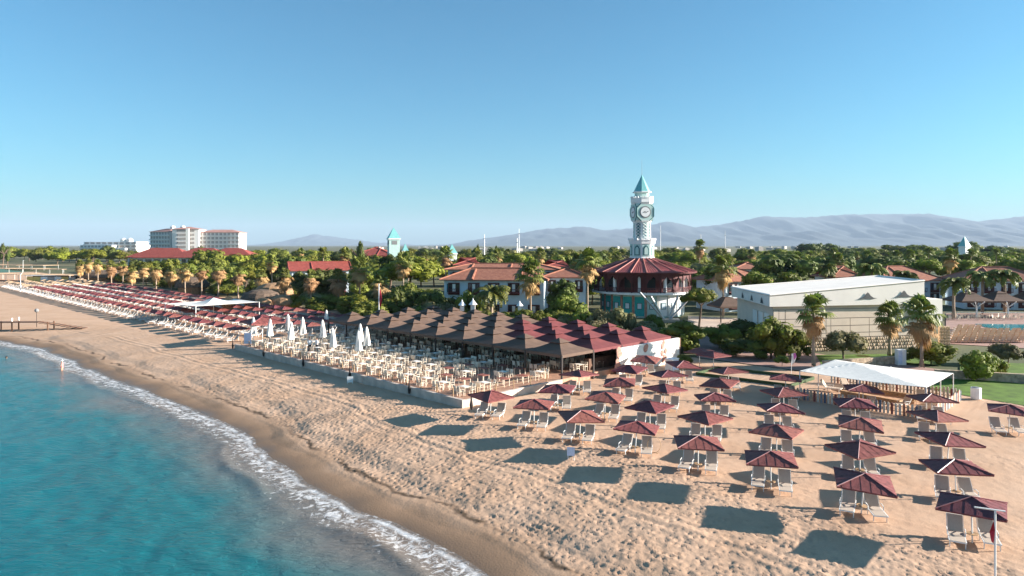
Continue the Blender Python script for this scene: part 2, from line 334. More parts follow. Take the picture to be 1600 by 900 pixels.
# inland ground to the horizon, hills
def sheet(name, pts, z, m, kind='structure'):
    o = MB().add([(p[0], p[1], z) for p in pts], [tuple(range(len(pts)))]).build(name, m); o['kind'] = kind; return o
a = UV(-3000, 73); bq = UV(420, 73); cq = UV(3000, 20)
sheet('ground', [a, (26000, -2000), (26000, 26000), (-26000, 26000), (-26000, 12000), cq, bq], -0.05, 'ground')
def ridge(name, prof, dist, depth, seed):
    px = np.linspace(prof[0][0], prof[-1][0], 260); t = np.linspace(0, 1, 34)
    PX, T = np.meshgrid(px, t, indexing='ij')
    top = (HY - np.interp(PX, [p[0] for p in prof], [p[1] for p in prof])) / F * dist + 14
    Y = dist - depth * (1 - T)
    X = (PX - 800) / F * dist * (0.75 + 0.25 * Y / dist)
    w = T ** 1.3
    ero = (noise2(PX / 17 + T * 1.5, T * 5, seed) - 0.5) * 0.5 + (noise2(PX / 6, T * 9, seed + 1) - 0.5) * 0.25
    Z = top * np.clip(w + ero * w * (1 - w) * 1.8, 0, 1.02) + (noise2(PX / 5, T * 0 + 1, seed + 2) - 0.5) * 30 * T - 20 * (1 - T)
    back = np.stack([X[:, -1], Y[:, -1] + depth * 0.6, np.full(len(px), -30.0)], -1)[:, None, :]
    tag(grid_obj(name, np.concatenate([np.stack([X, Y, Z], -1), back], 1), len(px), 35, M['hill']), kind='structure')
ridge('hills', [(560, 386), (700, 382), (745, 374), (800, 367), (850, 358), (912, 354), (945, 360), (985, 357), (1045, 346), (1085, 355), (1120, 352), (1195, 338), (1255, 340), (1330, 335), (1450, 334), (1530, 346), (1570, 341), (1610, 336), (1720, 345), (1900, 360)], 19000, 7000, 50)
ridge('hills', [(380, 386), (440, 378), (490, 366), (530, 371), (590, 379), (660, 383), (720, 385)], 22500, 3500, 60)

# ------------------------------------------------------------ paving, lawn, paths (sheets over the ground)
sheet('paving', [UV(-20, 76.5), UV(44, 76.5), UV(46, 82), UV(60, 92), UV(60, 97), UV(34, 90), UV(-20, 84)], 0.02, 'paving')
sheet('lawn', [G(1448, 607), G(1500, 617), G(1600, 634), G(1700, 650), G(1720, 612), G(1600, 600), G(1485, 590)], 0.035, 'lawn')
sheet('lawn', [G(1285, 573), G(1400, 566), G(1470, 572), G(1475, 552), G(1275, 555)], 0.03, 'lawn')
sheet('lawn', [G(1500, 583), G(1700, 592), G(1700, 570), G(1500, 566)], 0.03, 'lawn')
sheet('yard', [PD(1075, 118), PD(1200, 112), PD(1200, 128), PD(1075, 135)], 0.02, 'pale_path')
sheet('pool_terrace', [PD(1478, 97), PD(1680, 90), PD(1700, 140), PD(1478, 140)], 0.02, 'paving')
sheet('promenade', [UV(95, 66), UV(300, 66), UV(300, 69), UV(95, 69)], 0.02, 'pale_path')

# ------------------------------------------------------------ parasols and loungers
def canopy_mesh(name, half, ze, za, m, n=12):
    mb = MB()
    for k in range(4):
        c, s = math.cos(k * math.pi / 2), math.sin(k * math.pi / 2)
        rot = lambda x, y: (x * c - y * s, x * s + y * c)
        for i in range(n):          # boards run from the eave to the ridge, every other one proud
            a = -half + 2 * half * i / n; b2 = -half + 2 * half * (i + 1) / n; pr = 0.012 if i % 2 else 0.0
            pts = []
            for y in (a, b2): pts.append((half, y, ze + pr))
            for y in (b2, a): t = abs(y); pts.append((t + 0.001, y, ze + (za - ze) * (1 - t / half) + pr))
            mb.add([(*rot(p[0], p[1]), p[2]) for p in pts], [(0, 1, 2, 3)])
            mb.add([(*rot(half, y), zz) for y, zz in ((a, ze + pr), (b2, ze + pr), (b2, ze - 0.07), (a, ze - 0.07))], [(0, 3, 2, 1)])
    h2 = half - 0.01
    mb.add([(h2, h2, ze - 0.06), (-h2, h2, ze - 0.06), (-h2, -h2, ze - 0.06), (h2, -h2, ze - 0.06), (0, 0, za - 0.07)], [(1, 0, 4), (2, 1, 4), (3, 2, 4), (0, 3, 4)])
    return mb.mesh(name, m)
def make_parasol(m, mr):
    t = thing('beach_parasol', 'x', 'parasol')
    ob('canopy', canopy_mesh('canopy', 1.36, 1.72, 2.14, m), t)
    MB().tube((0, 0, -0.1), (0, 0, 2.08), 0.035, n=8).build('pole', 'white_metal', t)
    for k in range(4):
        a = math.pi / 4 + k * math.pi / 2; e = 1.36 * S2 + 0.01
        mb = MB(); mb.tube((0, 0, 2.165), (e * math.cos(a), e * math.sin(a), 1.745), 0.032, n=5); ob('ridge', mb.mesh('ridge', mr), t)
    tb = MB(); tb.lathe([(0.0, 0.42), (0.26, 0.42), (0.26, 0.45), (0.0, 0.45)], 12).build('pole_table', 'tan_wood', t)
    return t
def lounger_parts():
    fr = MB()
    for s in (-1, 1):
        fr.box((0, s * 0.33, 0.32), (1.25, 0.045, 0.06)); fr.box((-0.955, s * 0.33, 0.62), (0.045, 0.04, 0.86), ry=R(-35))
    fr.box((0.64, 0, 0.32), (0.045, 0.7, 0.05)); fr.box((-1.2, 0, 0.965), (0.04, 0.7, 0.05))
    st = MB(); st.box((0.0, 0, 0.345), (1.28, 0.6, 0.02)); bk = MB(); bk.box((-0.93, 0, 0.66), (0.02, 0.61, 0.80), ry=R(-35))
    legs = [MB().box((x, s * 0.31, 0.15), (0.05, 0.04, 0.34), ry=R(8 if x > 0 else -8)) for x in (0.5, -0.5) for s in (-1, 1)]
    arms = [MB().path([(-0.15, s * 0.36, 0.33), (-0.2, s * 0.37, 0.52), (-0.55, s * 0.37, 0.55), (-0.8, s * 0.36, 0.48)], 0.022) for s in (-1, 1)]
    return fr, st, bk, legs, arms
def make_lounger():
    t = thing('sun_lounger', 'x', 'lounger'); fr, st, bk, legs, arms = lounger_parts()
    fr.build('frame', 'white_metal', t); st.build('seat', 'sling', t); bk.build('backrest', 'sling', t)
    for l in legs: l.build('leg', 'white_metal', t)
    for l in arms: l.build('armrest', 'white_metal', t)
    return t
def joined_lounger(name, mats=('white_metal', 'sling')):
    fr, st, bk, legs, arms = lounger_parts(); mb = MB()
    for i, g in ((0, [fr] + legs + arms), (1, [st, bk])):
        mb.cm = i
        for q in g: mb.add(q.v, q.f)
    return mb.mesh(name, list(mats))
proto_p = make_parasol('maroon', 'maroon_ridge'); proto_l = make_lounger(); used = [False, False]
def put(proto, k, loc, rz, label, group, scale=None):
    if not used[k]:
        used[k] = True; proto.location = loc; proto.rotation_euler[2] = rz; proto['label'] = label; proto['group'] = group
        return proto
    return dup(proto, loc, rz, label, group, scale)
ROWS = [(38.2, [40.6, 35.9, 31.2, 26.6, 21.8, 17.2, 12.3, 7.4]), (44.1, [38.4, 33.7, 29.3, 24.7, 19.5, 14.3, 9.3]),
        (50.2, [41.2, 36.3, 32.0, 27.2, 22.0, 16.4, 11.1]), (56.2, [39.6, 35.2, 29.8, 24.2, 18.6, 13.2]), (62.0, [41.8, 37.2, 32.0, 26.6, 20.0, 14.8, 9.8])]
ROT = {(0, i): a for i, a in enumerate([40, 78, 10, 72, 82, 73, 68, 54])}
rows5 = ['row nearest sea', 'second row', 'third row', 'fourth row', 'row farthest inland']
rr = random.Random(3)
for r, (v, ul) in enumerate(ROWS):
    for i, u in enumerate(ul):
        p = UV(u, v + rr.uniform(-.2, .2)); p.z = sandz(p); rz = R(ROT.get((r, i), rr.choice([10, 42, 55, 70, 80]) + rr.uniform(-6, 6)))
        o = put(proto_p, 0, p, rz, 'maroon square parasol on near sand, %s from terrace in the %s' % (nth(i), rows5[r]), 'parasols on the near sand')
        o.rotation_euler[0] = R(rr.uniform(-4, 4)); o.rotation_euler[1] = R(rr.uniform(-4, 4))
        h = R(-112 + 6 * (u - 5) / 36)          # foot end points to the water
        d = Vector((math.cos(h), math.sin(h), 0)); n = Vector((-d.y, d.x, 0))
        for s, side in ((-1, 'left'), (1, 'right')):
            q = p + n * (s * 0.72 + rr.uniform(-.08, .08)) + d * (0.25 + rr.uniform(-.2, .2)); q.z = sandz(q) + 0.01
            put(proto_l, 1, q, h + R(s * 4 + rr.uniform(-7, 7)), 'white lounger, %s one under %s parasol from terrace, near sand, %s' % (side, nth(i), rows5[r]), 'loungers on the near sand')
for k, (px, py, w) in enumerate([(1115, 579, 'right'), (1093, 573, 'left')]):
    dup(proto_p, G(px, py), R(30 + 25 * k), 'maroon parasol by the shrubs beside the court, %s of two' % w, 'parasols on the near sand')
# far block: rows of parasols and loungers along the beach
jl = joined_lounger('sun_lounger'); nl = 0; rest = MB(); jl_verts = [tuple(v.co) for v in jl.vertices]
straw_c = canopy_mesh('canopy', 1.3, 1.74, 2.2, 'straw_pale', 6); far_l = []
for r in range(5):
    v = 42.5 + r * 5.0; u0 = [99.5, 102, 96, 93, 95][r]
    for i in range(46):
        u = u0 + i * 4.2 + rr.uniform(-.25, .25)
        if u > 284: break
        p = UV(u, v + rr.uniform(-.2, .2)); p.z = sandz(p)
        if u < 242: dup(proto_p, p, R(45 + rr.uniform(-12, 12)), 'maroon parasol in far block, %s from the terrace, %s' % (nth(i), rows5[r]), 'parasols in the far block', (0.95, 0.95, 1.0))
        else:
            t = thing('straw_parasol', 'straw coloured parasol, %s from terrace, far block, %s' % (nth(i), rows5[r]), 'parasol', p, R(rr.uniform(30, 60)), 'straw parasols'); ob('canopy', straw_c, t); ob('pole', proto_p.children[1].data, t)
        for s, side in ((-1, 'near'), (1, 'far')):
            q = UV(u + s * 0.8 + rr.uniform(-.1, .1), v - 1.6 + rr.uniform(-.15, .15)); q.z = sandz(q)
            far_l.append((q, R(225 + rr.uniform(-6, 6)), 'white lounger at %s side of %s parasol from terrace, far block, %s' % (side, nth(i), rows5[r])))
far_l.sort(key=lambda a: a[0].y)
for q, h, lab in far_l[:230]: tag(ob('sun_lounger', jl, None, q, h), lab, 'lounger', 'loungers in the far block')
for q, h, lab in far_l[230:]:
    c, s = math.cos(h), math.sin(h); rest.add([(x * c - y * s + q.x, x * s + y * c + q.y, zz + q.z) for x, y, zz in jl_verts], [tuple(f.vertices) for f in jl.polygons])
tag(rest.build('distant_loungers', 'white_metal'), 'distant white loungers in rows at the far end of the beach', 'loungers', kind='stuff')
big = dup(proto_p, G(410, 536), R(40), 'large maroon parasol on a tall white pole beyond the folded parasols', None, (1.75, 1.75, 1.75))

# ------------------------------------------------------------ terrace, tables, chairs
TZ = 0.6; TU0, TU1, TV0, TV1 = 44.4, 91.0, 38.4, 73.0
t = thing('restaurant_terrace', 'raised restaurant terrace with pale stone edge wall along the sand', 'terrace')
mb = MB()
mb.prism([UV(TU0 + .3, TV0 + .3)[:2], UV(TU1 - .3, TV0 + .3)[:2], UV(TU1 - .3, TV1)[:2], UV(TU0 + .3, TV1)[:2]][::-1], -0.6, TZ); mb.build('floor', 'deck', t)
def wallseg(name, a, b2, th, z0, z1, m, parent):
    d = (b2 - a); L_ = d.length; c = (a + b2) / 2
    return MB().box((c.x, c.y, (z0 + z1) / 2), (L_, th, z1 - z0), math.atan2(d.y, d.x)).build(name, m, parent)
nb = 12
for i in range(nb):
    ua = TU0 + (TU1 - TU0) * i / nb; ub = TU0 + (TU1 - TU0) * (i + 1) / nb - 0.03
    wallseg('wall_block', UV(ua, TV0 + .15), UV(ub, TV0 + .15), 0.34, -0.7, TZ + 0.12 + rr.uniform(-.015, .015), 'wall_stone', t)
for i in range(4): wallseg('wall_block', UV(TU0 + .15, TV0 + .34 + i * 3.2), UV(TU0 + .15, TV0 + .34 + i * 3.2 + 3.17), 0.3, -0.7, TZ + 0.06, 'wall_stone', t)
fe = thing('rope_fence', 'low wooden post and rope fence along the terrace edge', 'fence')
prev = None; pts = [UV(u, TV0 + .55) for u in np.arange(TU1 - 1, TU0 + .5, -2.3)] + [UV(TU0 + .6, v) for v in np.arange(TV0 + 2.2, 52, 2.3)]
pm = MB().tube((0, 0, 0), (0, 0, 0.85), 0.055, 0.05, 7).mesh('post', 'tan_wood')
for p in pts:
    ob('post', pm, fe, (p.x, p.y, TZ))
    if prev is not None and (p - prev).length < 3.4:
        for h in (0.75, 0.45):
            mid = (p + prev) / 2
            MB().path([prev + Vector((0, 0, TZ + h)), mid + Vector((0, 0, TZ + h - .07)), p + Vector((0, 0, TZ + h))], 0.015, 4).build('rope', 'rope', fe)
    prev = p
ch = MB(); ch.box((0, 0, .44), (.44, .44, .04)); ch.box((-.22, 0, .68), (.035, .42, .44), ry=R(-8))
for x in (-.19, .19):
    for y in (-.19, .19): ch.box((x, y, .21), (.04, .04, .43))
for y in (-.22, .22): ch.box((0, y, .64), (.4, .04, .03)); ch.box((.19, y, .54), (.03, .03, .2))
chm = ch.mesh('dining_chair', 'white_plastic')
def table_mesh(m):
    tb = MB(); tb.box((0, 0, .73), (1.0, .85, .04)); tb.cm = 1
    for x in (-.42, .42):
        for y in (-.36, .36): tb.box((x, y, .355), (.05, .05, .71))
    return tb.mesh('dining_table', [m, 'white_plastic'])
tm_pale, tm_red = table_mesh('table_pale'), table_mesh('table_red')
cloth = MB().box((0, 0, .757), (.62, .5, .012)).mesh('place_mat', 'cloth_white')
chairs = []; stuffc = MB(); chv = [tuple(v.co) for v in chm.vertices]; chf = [tuple(f.vertices) for f in chm.polygons]
trow = ['terrace row beside sand', 'second terrace row', 'third terrace row', 'fourth terrace row', 'row along canopy edge', 'first row under the canopies', 'second row under the canopies', 'third row under the canopies', 'back row under the canopies']
for r, v in enumerate([40.3, 42.8, 45.3, 47.8, 50.3, 53.4, 56.4, 59.4, 62.4]):
    for i in range(16):
        u = 46.4 + i * 2.75 + rr.uniform(-.15, .15); vv = v + rr.uniform(-.12, .12)
        if r > 4 and (i * 7 + r) % 5 == 0: continue
        p = UV(u, vv, TZ); red = i < 4 and r >= 1 and r < 5 and (i + r) % 3 != 1
        a = R(135 + rr.uniform(-4, 4))
        o = tag(ob('dining_table', tm_red if red else tm_pale, None, p, a), '%s table, %s from the near terrace corner, %s' % ('red brown' if red else 'pale', nth(i), trow[r]), 'table', 'terrace tables')
        if not red: ob('place_mat', cloth, o)
        if red and i < 3: continue
        for du, dn in ((-.26, 'near'), (.26, 'far')):
            for dv, side, ang in ((-.72, 'sea', 45), (.72, 'inland', 225)):
                q = UV(u + du * 1.05 + rr.uniform(-.06, .06), vv + dv + rr.uniform(-.1, .1), TZ); h = R(ang + rr.uniform(-14, 14))
                if r < 5 and len(chairs) < 300:
                    chairs.append(tag(ob('dining_chair', chm, None, q, h), 'white chair, %s %s seat of %s table, %s' % (side, dn, nth(i), trow[r]), 'chair', 'terrace chairs'))
                else:
                    c, s = math.cos(h), math.sin(h); stuffc.add([(x * c - y * s + q.x, x * s + y * c + q.y, zz + q.z) for x, y, zz in chv], chf)
tag(stuffc.build('shaded_chairs', 'white_plastic'), 'rows of white chairs in the shade under the canopies', 'chairs', kind='stuff')
# folded white parasols
fm = MB(); fm.lathe([(0.05, 0.95), (0.34, 1.0), (0.30, 1.5), (0.22, 2.4), (0.12, 3.0), (0.03, 3.2)], 10)
fv = []
for k, v in enumerate(fm.v):
    a = math.atan2(v[1], v[0]); s = 1 + 0.22 * math.cos(5 * a + v[2] * 0.6); fv.append((v[0] * s, v[1] * s, v[2]))
fv = [(x * 1.25, y * 1.25, z_ * 1.06) for x, y, z_ in fv]; fm.v = fv; fcm = fm.mesh('folded_canopy', 'cloth_white'); fpm = MB().tube((0, 0, 0), (0, 0, 3.3), .035, n=7).mesh('pole', 'white_metal'); fbm = MB().box((0, 0, .05), (.6, .6, .1)).mesh('base', 'wall_stone')
FP = [(396, 533), (422, 537), (450, 527), (455, 543), (473, 533), (504, 539), (520, 556), (560, 562), (573, 553), (563, 547)]
for i, (px, py) in enumerate(sorted(FP)):
    t = thing('folded_parasol', 'folded white parasol on the terrace, %s of ten from the left' % nth(i), 'parasol', G(px, py, TZ), rr.uniform(0, 6), 'folded terrace parasols')
    ob('folded_canopy', fcm, t); ob('pole', fpm, t); ob('base', fbm, t)
t = thing('folded_parasol', 'folded white parasol beyond the canopies beside the flag pole', 'parasol', PD(510, 112), 0, 'folded terrace parasols'); ob('folded_canopy', fcm, t); ob('pole', fpm, t); ob('base', fbm, t)
tp = MB().tube((0, 0, -.35), (0, 0, 2.5), .022, n=6).mesh('pole', 'dark_post'); tf = MB().lathe([(.03, .75), (.10, .2), (.15, -.1), (.10, -.4), (.02, -.5)], 8).mesh('weight', 'dark_post')
for i, px in enumerate([365, 413, 475, 548, 641, 738]):
    a, b2 = UV(TU1, TV0), UV(TU0, TV0); k = (px - 800) / F; tt = (k * a.y - a.x) / ((b2.x - a.x) - k * (b2.y - a.y)); p = a + (b2 - a) * tt
    t = thing('string_light_post', 'thin black lamp post on terrace wall, %s of six from the left' % nth(i), 'post', (p.x - .08, p.y - .08, TZ), 0, 'posts on the terrace wall'); ob('pole', tp, t); ob('weight', tf, t)

# ------------------------------------------------------------ restaurant canopies
def tent_mesh(half, ze, za, m):
    mb = MB(); n = 4
    def ring(h, z): return [(h, -h, z), (h, h, z), (-h, h, z), (-h, -h, z)]
    prof = [(half, ze - .3), (half, ze), (half * .55, ze + (za - ze) * .42), (half * .26, ze + (za - ze) * .80)]
    for (h0, z0), (h1, z1) in zip(prof[:-1], prof[1:]):
        mb.add(ring(h0, z0) + ring(h1, z1), [(i, (i + 1) % 4, 4 + (i + 1) % 4, 4 + i) for i in range(4)])
    return mb.mesh('canopy', m)
def cap_mesh(half, z0, za, m):
    h = half * .34; return MB().add([(h, -h, z0), (h, h, z0), (-h, h, z0), (-h, -h, z0), (0, 0, za)], [(0, 1, 4), (1, 2, 4), (2, 3, 4), (3, 0, 4), (3, 2, 1, 0)]).mesh('vent_cap', m)
TH = 2.5; tents = {}
for c in ('brown_canvas', 'maroon_canvas'): tents[c] = (tent_mesh(TH, 3.05, 4.0, c), cap_mesh(TH, 3.9, 4.32, c))
post = MB().box((0, 0, 1.5), (.16, .16, 3.0)).mesh('post', 'dark_post'); val = MB().box((0, 0, 2.87), (4.9, .05, .05)).mesh('beam', 'dark_post')
tr4 = ['front row', 'second row', 'third row', 'back row']
for r in range(4):
    for i in range(9):
        u = 47.0 + i * 5.0; v = 54.0 + r * 5.0
        c = 'maroon_canvas' if (r >= 1 and i <= 2 + (r > 1)) or (r == 0 and i == -1) else 'brown_canvas'
        t = thing('canopy_tent', '%s square canopy tent, %s from the white end wall, %s over restaurant' % (c[:-7], nth(i), tr4[r]), 'tent', UV(u, v, 0), R(135), 'restaurant canopy tents')
        ob('canopy', tents[c][0], t); ob('vent_cap', tents[c][1], t)
        if r in (0, 2) or i == 0:
            ob('post', post, t, (-2.45, -2.45 if r == 0 else 2.4, .0)); 
            if i == 8: ob('post', post, t, (2.45, 2.45, 0))
        if r == 0: ob('beam', val, t, (0, 2.45, 0))
for t in [o for o in bpy.data.objects if o.name.startswith('canopy_tent')]:
    for c in t.children:
        if c.name.startswith('post') and c.location.y < 0: c.location.y = 2.45      # front posts stand on the seaward eave
t = thing('restaurant_building', 'low restaurant bar block with white rendered end wall and pink stone patches', 'building')
wallseg('end_wall', UV(44.2, 60.4), UV(44.2, 72.6), .35, -.1, 2.8, 'plaster', t); wallseg('back_wall', UV(44.4, 73.4), UV(90, 73.4), .3, 0, 2.7, 'brown_wood', t)
wallseg('bar_counter', UV(46, 66.5), UV(80, 66.5), 1.1, TZ, TZ + 1.15, 'brown_wood', t); wallseg('bar_back', UV(45, 70.5), UV(82, 70.5), .8, TZ, 2.75, 'dark_post', t)
wallseg('counter', UV(46.2, 57.5), UV(46.2, 64.5), .7, TZ, TZ + 1.2, 'brown_wood', t)
sm = MB().lathe([(.0, 0), (.5, .0), (.42, .05), (0, .06)], 9).mesh('stone_patch', 'pink_stone')
for k in range(26):
    v = rr.choice([60, 60.3, 65.6, 69, 69.4]) + rr.uniform(-.25, .35); p = UV(44.0, v, rr.uniform(.2, 2.7)); o = ob('stone_patch', sm, t, p); o.rotation_euler = (R(90), 0, R(45)); s = rr.uniform(.5, .95); o.scale = (s, s * rr.uniform(.7, 1.2), 1)
MB().tube(UV(43.95, 62.9, 0), UV(43.95, 62.9, 2.9), .04).build('drain_pipe', 'grey_steel', t)
def ln_(name, m, lab, cat, loc, fn, rz=0):
    t = thing(name, lab, cat, loc, rz); fn(t); return t
wc = [(739, 497, 1), (722, 499, .9), (812, 499, .8)]
for k, (px, py, s) in enumerate(wc):
    p = PD(px, 108, 3.6); t = thing('roof_chimney', 'small white roof cowl among the canopies, %s from the left' % nth([1, 0, 2][k]), 'cowl', p, 0, 'white roof cowls')
    MB().box((0, 0, .5 * s), (.7 * s, .7 * s, s)).build('shaft', 'plaster', t); MB().lathe([(.7 * s, s), (.12, 1.7 * s), (.03, 2.0 * s)], 8).build('cap', 'white_paint', t)
mbx = thing('beach_cabinet', 'white cabinet standing by the restaurant end wall', 'cabinet', G(1050, 579), R(45))
MB().box((0, 0, .65), (1.35, .9, 1.3)).build('body', 'white_paint', mbx); MB().box((0, -.47, .7), (1.2, .03, 1.0)).build('door', 'sign_blue', mbx); MB().box((0, 0, 1.33), (1.45, 1.0, .06)).build('lid', 'white_paint', mbx)

# ------------------------------------------------------------ clock tower rotunda
RC = PD(1003, 140); rot = thing('clock_tower_rotunda', 'round two storey pavilion with maroon roof and white turquoise clock tower', 'clock tower', RC)
NS = 22; VA = math.atan2(-RC.y, -RC.x); PH = VA + R(5)      # a rib stands 5 degrees right of the line to the camera
def pol(r, a, z): return (r * math.cos(a), r * math.sin(a), z)
MB().lathe([(8.3, -.1), (8.3, 4.3)], NS, ph=PH).build('ground_storey', 'teal_pale', rot)
MB().lathe([(8.7, 4.25), (10.15, 4.45), (10.15, 4.8), (8.0, 4.8)], 44).build('balcony_slab', 'white_paint', rot)
MB().lathe([(7.6, 4.79), (7.6, 8.9)], NS, ph=PH).build('upper_wall', 'maroon_wood', rot)
for i in range(NS):
    a0 = PH + 2 * math.pi * i / NS; a1 = PH + 2 * math.pi * (i + 1) / NS; am = (a0 + a1) / 2; da = a1 - a0
    # roof panel, a slab of its own between two ribs
    ro, ri, zo, zi = 10.85, 2.4, 8.75, 11.35
    vs = [pol(ro, a0, zo), pol(ro, a1, zo), pol(ri, a1, zi), pol(ri, a0, zi)]; lo = [(x, y, z - .12) for x, y, z in vs]
    MB().add(vs + lo, [(0, 1, 2, 3), (7, 6, 5, 4), (0, 4, 5, 1), (1, 5, 6, 2), (2, 6, 7, 3), (3, 7, 4, 0)]).build('roof_panel', 'rotunda_roof', rot)
    MB().tube(pol(ro + .02, a0, zo + .03), pol(ri, a0, zi + .03), .11, n=6).build('roof_rib', 'rib', rot)
    n2 = 6
    rbp = MB()      # corrugation lines on the panel
    for k in range(1, n2):
        ak = a0 + da * k / n2; rbp.tube(pol(ro * math.cos(da / 2) / math.cos(ak - am), ak, zo + .01), pol(ri + 2.0, ak, zi - .6), .03, n=4)
    rbp.build('roof_seams', 'rotunda_roof', rot)
    MB().box(pol(9.75, a0, 6.75), (.2, .2, 3.9), a0).build('gallery_post', 'maroon_wood', rot)
    # ogee arch board between posts
    R1 = 9.75; pa = [Vector(pol(R1, a0, 0)), Vector(pol(R1, a1, 0))]; L_ = pa[1] - pa[0]
    outl = [(0.03, 8.7), (.97, 8.7), (.97, 6.6), (.9, 6.75), (.82, 7.25), (.7, 7.35), (.62, 7.6), (.5, 8.0), (.38, 7.6), (.3, 7.35), (.18, 7.25), (.1, 6.75), (.03, 6.6)]
    f = [pa[0] + L_ * t_ + Vector((0, 0, zz)) for t_, zz in outl]; nn = Vector((math.cos(am), math.sin(am), 0)) * .08; n_ = len(f)
    mb = MB(); cen = [0, 1, 2, 3, 4, 5, 6, 7, 8, 9, 10, 11, 12]
    top = [(0, 12, 11), (0, 11, 10), (0, 10, 9), (0, 9, 8), (0, 8, 7), (0, 7, 1), (1, 7, 6), (1, 6, 5), (1, 5, 4), (1, 4, 3), (1, 3, 2)]
    mb.add(f, top); mb.add([p - nn for p in f], [t_[::-1] for t_ in top]); mb.add(f + [p - nn for p in f], [(k, k + 1, n_ + k + 1, n_ + k) for k in range(1, 12)])
    mb.build('arch_board', 'maroon_wood', rot)
    rl = MB(); cm_ = (pa[0] + pa[1]) / 2
    for zz, hh in ((5.75, .1), (4.95, .1)): rl.box((cm_.x, cm_.y, zz), (L_.length, .07, hh), math.atan2(L_.y, L_.x))
    for k in range(9):
        p = pa[0] + L_ * (k + .5) / 9; rl.box((p.x, p.y, 5.35), (.1, .05, .75), math.atan2(L_.y, L_.x))
    rl.build('railing', 'maroon_wood', rot)
    rm = 7.6 * math.cos(da / 2)
    if i % 2 == 0: MB().box(pol(rm + .05, am, 6.6), (.12, 1.7, 2.6), am).build('gallery_window', 'glass', rot)
    else: MB().box(pol(8.9, am, 6.6), (.45, .5, 3.6), am).build('column', 'white_paint', rot)
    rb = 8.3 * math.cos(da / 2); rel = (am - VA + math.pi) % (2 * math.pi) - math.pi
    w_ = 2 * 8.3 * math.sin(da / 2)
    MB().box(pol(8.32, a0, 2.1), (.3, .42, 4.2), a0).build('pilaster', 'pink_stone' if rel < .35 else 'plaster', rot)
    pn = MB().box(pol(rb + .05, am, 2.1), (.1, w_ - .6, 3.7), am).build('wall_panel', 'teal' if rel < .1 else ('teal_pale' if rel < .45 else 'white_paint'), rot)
    MB().box(pol(rb + .13, am, 2.2), (.08, 1.0, 1.25), am).build('window_frame', 'teal_dark', pn); MB().box(pol(rb + .16, am, 2.2), (.06, .75, 1.0), am).build('window_pane', 'plaster_blue', pn)
MB().lathe([(10.9, 8.45), (10.95, 8.78), (10.7, 8.78), (10.6, 8.45)], NS, ph=PH).build('eave_fascia', 'maroon_wood', rot)
# tower, face towards TA
TA = R(-80); O8 = TA + R(22.5)
def oct_(r0, z0, r1, z1, name, m, ph=O8, n=8): return MB().lathe([(r0, z0), (r1, z1)], n, ph=ph).build(name, m, rot)
c8 = 1 / math.cos(R(22.5))
oct_(2.45 * c8, 10.6, 2.35 * c8, 11.5, 'tower_foot', 'white_paint'); oct_(2.25 * c8, 11.5, 2.25 * c8, 14.4, 'tower_base', 'white_paint')
oct_(2.45 * c8, 14.3, 2.5 * c8, 15.05, 'tower_ledge', 'white_paint'); oct_(1.68 * c8, 15.0, 1.62 * c8, 19.0, 'tower_shaft', 'white_paint')
oct_(1.85 * c8, 18.75, 1.9 * c8, 19.1, 'shaft_band', 'white_paint')
for k in range(8):
    a = TA + k * R(45)
    w = 2 * 2.25 * math.tan(R(22.5))
    fr = MB().box(pol(2.27, a, 12.95), (.08, w - .35, 2.5), a).build('niche_frame', 'teal_pale', rot)
    def plate(r, hw, z0, z1, m, nm, par, ogee=False):
        t_ = Vector((-math.sin(a), math.cos(a), 0)); c_ = Vector(pol(r, a, 0)); th = Vector((math.cos(a), math.sin(a), 0)) * .04
        o_ = [(-hw, z0), (hw, z0), (hw, z1 - hw * 1.2), (hw * .55, z1 - hw * .4), (0, z1), (-hw * .55, z1 - hw * .4), (-hw, z1 - hw * 1.2)]
        f = [c_ + t_ * x + Vector((0, 0, z)) for x, z in o_]; n_ = len(o_)
        return MB().add([p + th for p in f] + f, [tuple(range(n_))] + [(i, n_ + i, n_ + (i + 1) % n_, (i + 1) % n_) for i in range(n_)]).build(nm, m, par)
    plate(2.32, w * .30, 11.95, 14.0, 'teal_dark', 'niche_arch', fr); plate(2.37, w * .20, 12.1, 13.7, 'teal_pale', 'niche_pane', fr)
    w2 = 2 * 1.65 * math.tan(R(22.5)); lt = MB().box(pol(1.68, a, 16.9), (.06, w2 * .62, 3.2), a).build('lattice_panel', 'teal_dark' if k % 2 else 'teal_pale', rot)
    lb = MB(); tv = Vector((-math.sin(a), math.cos(a), 0)); hw = w2 * .31
    for q in range(5):
        for sg in (-1, 1):
            p0 = Vector(pol(1.73, a, 15.35 + q * .62)) - tv * hw * sg; p1 = Vector(pol(1.73, a, 15.97 + q * .62)) + tv * hw * sg; lb.tube(p0, p1, .05, n=4)
    lb.build('lattice_bars', 'white_paint', lt)
    for q in range(3):
        s_ = (q - 1) * .62 * 1.4; p = Vector(pol(2.5, a, 15.2)) + tv * s_; MB().box(p, (.25, .45, .4), a).build('merlon', 'white_paint', rot)
    w4 = 1.75
    for q in range(3):
        p = Vector(pol(2.1, a, 23.75)) + tv * (q - 1) * .55; MB().box(p, (.2, .34, .35), a).build('merlon', 'white_paint', rot)
MB().box((0, 0, 20.7), (3.5, 3.5, 3.3), TA).build('clock_block', 'teal_pale', rot)
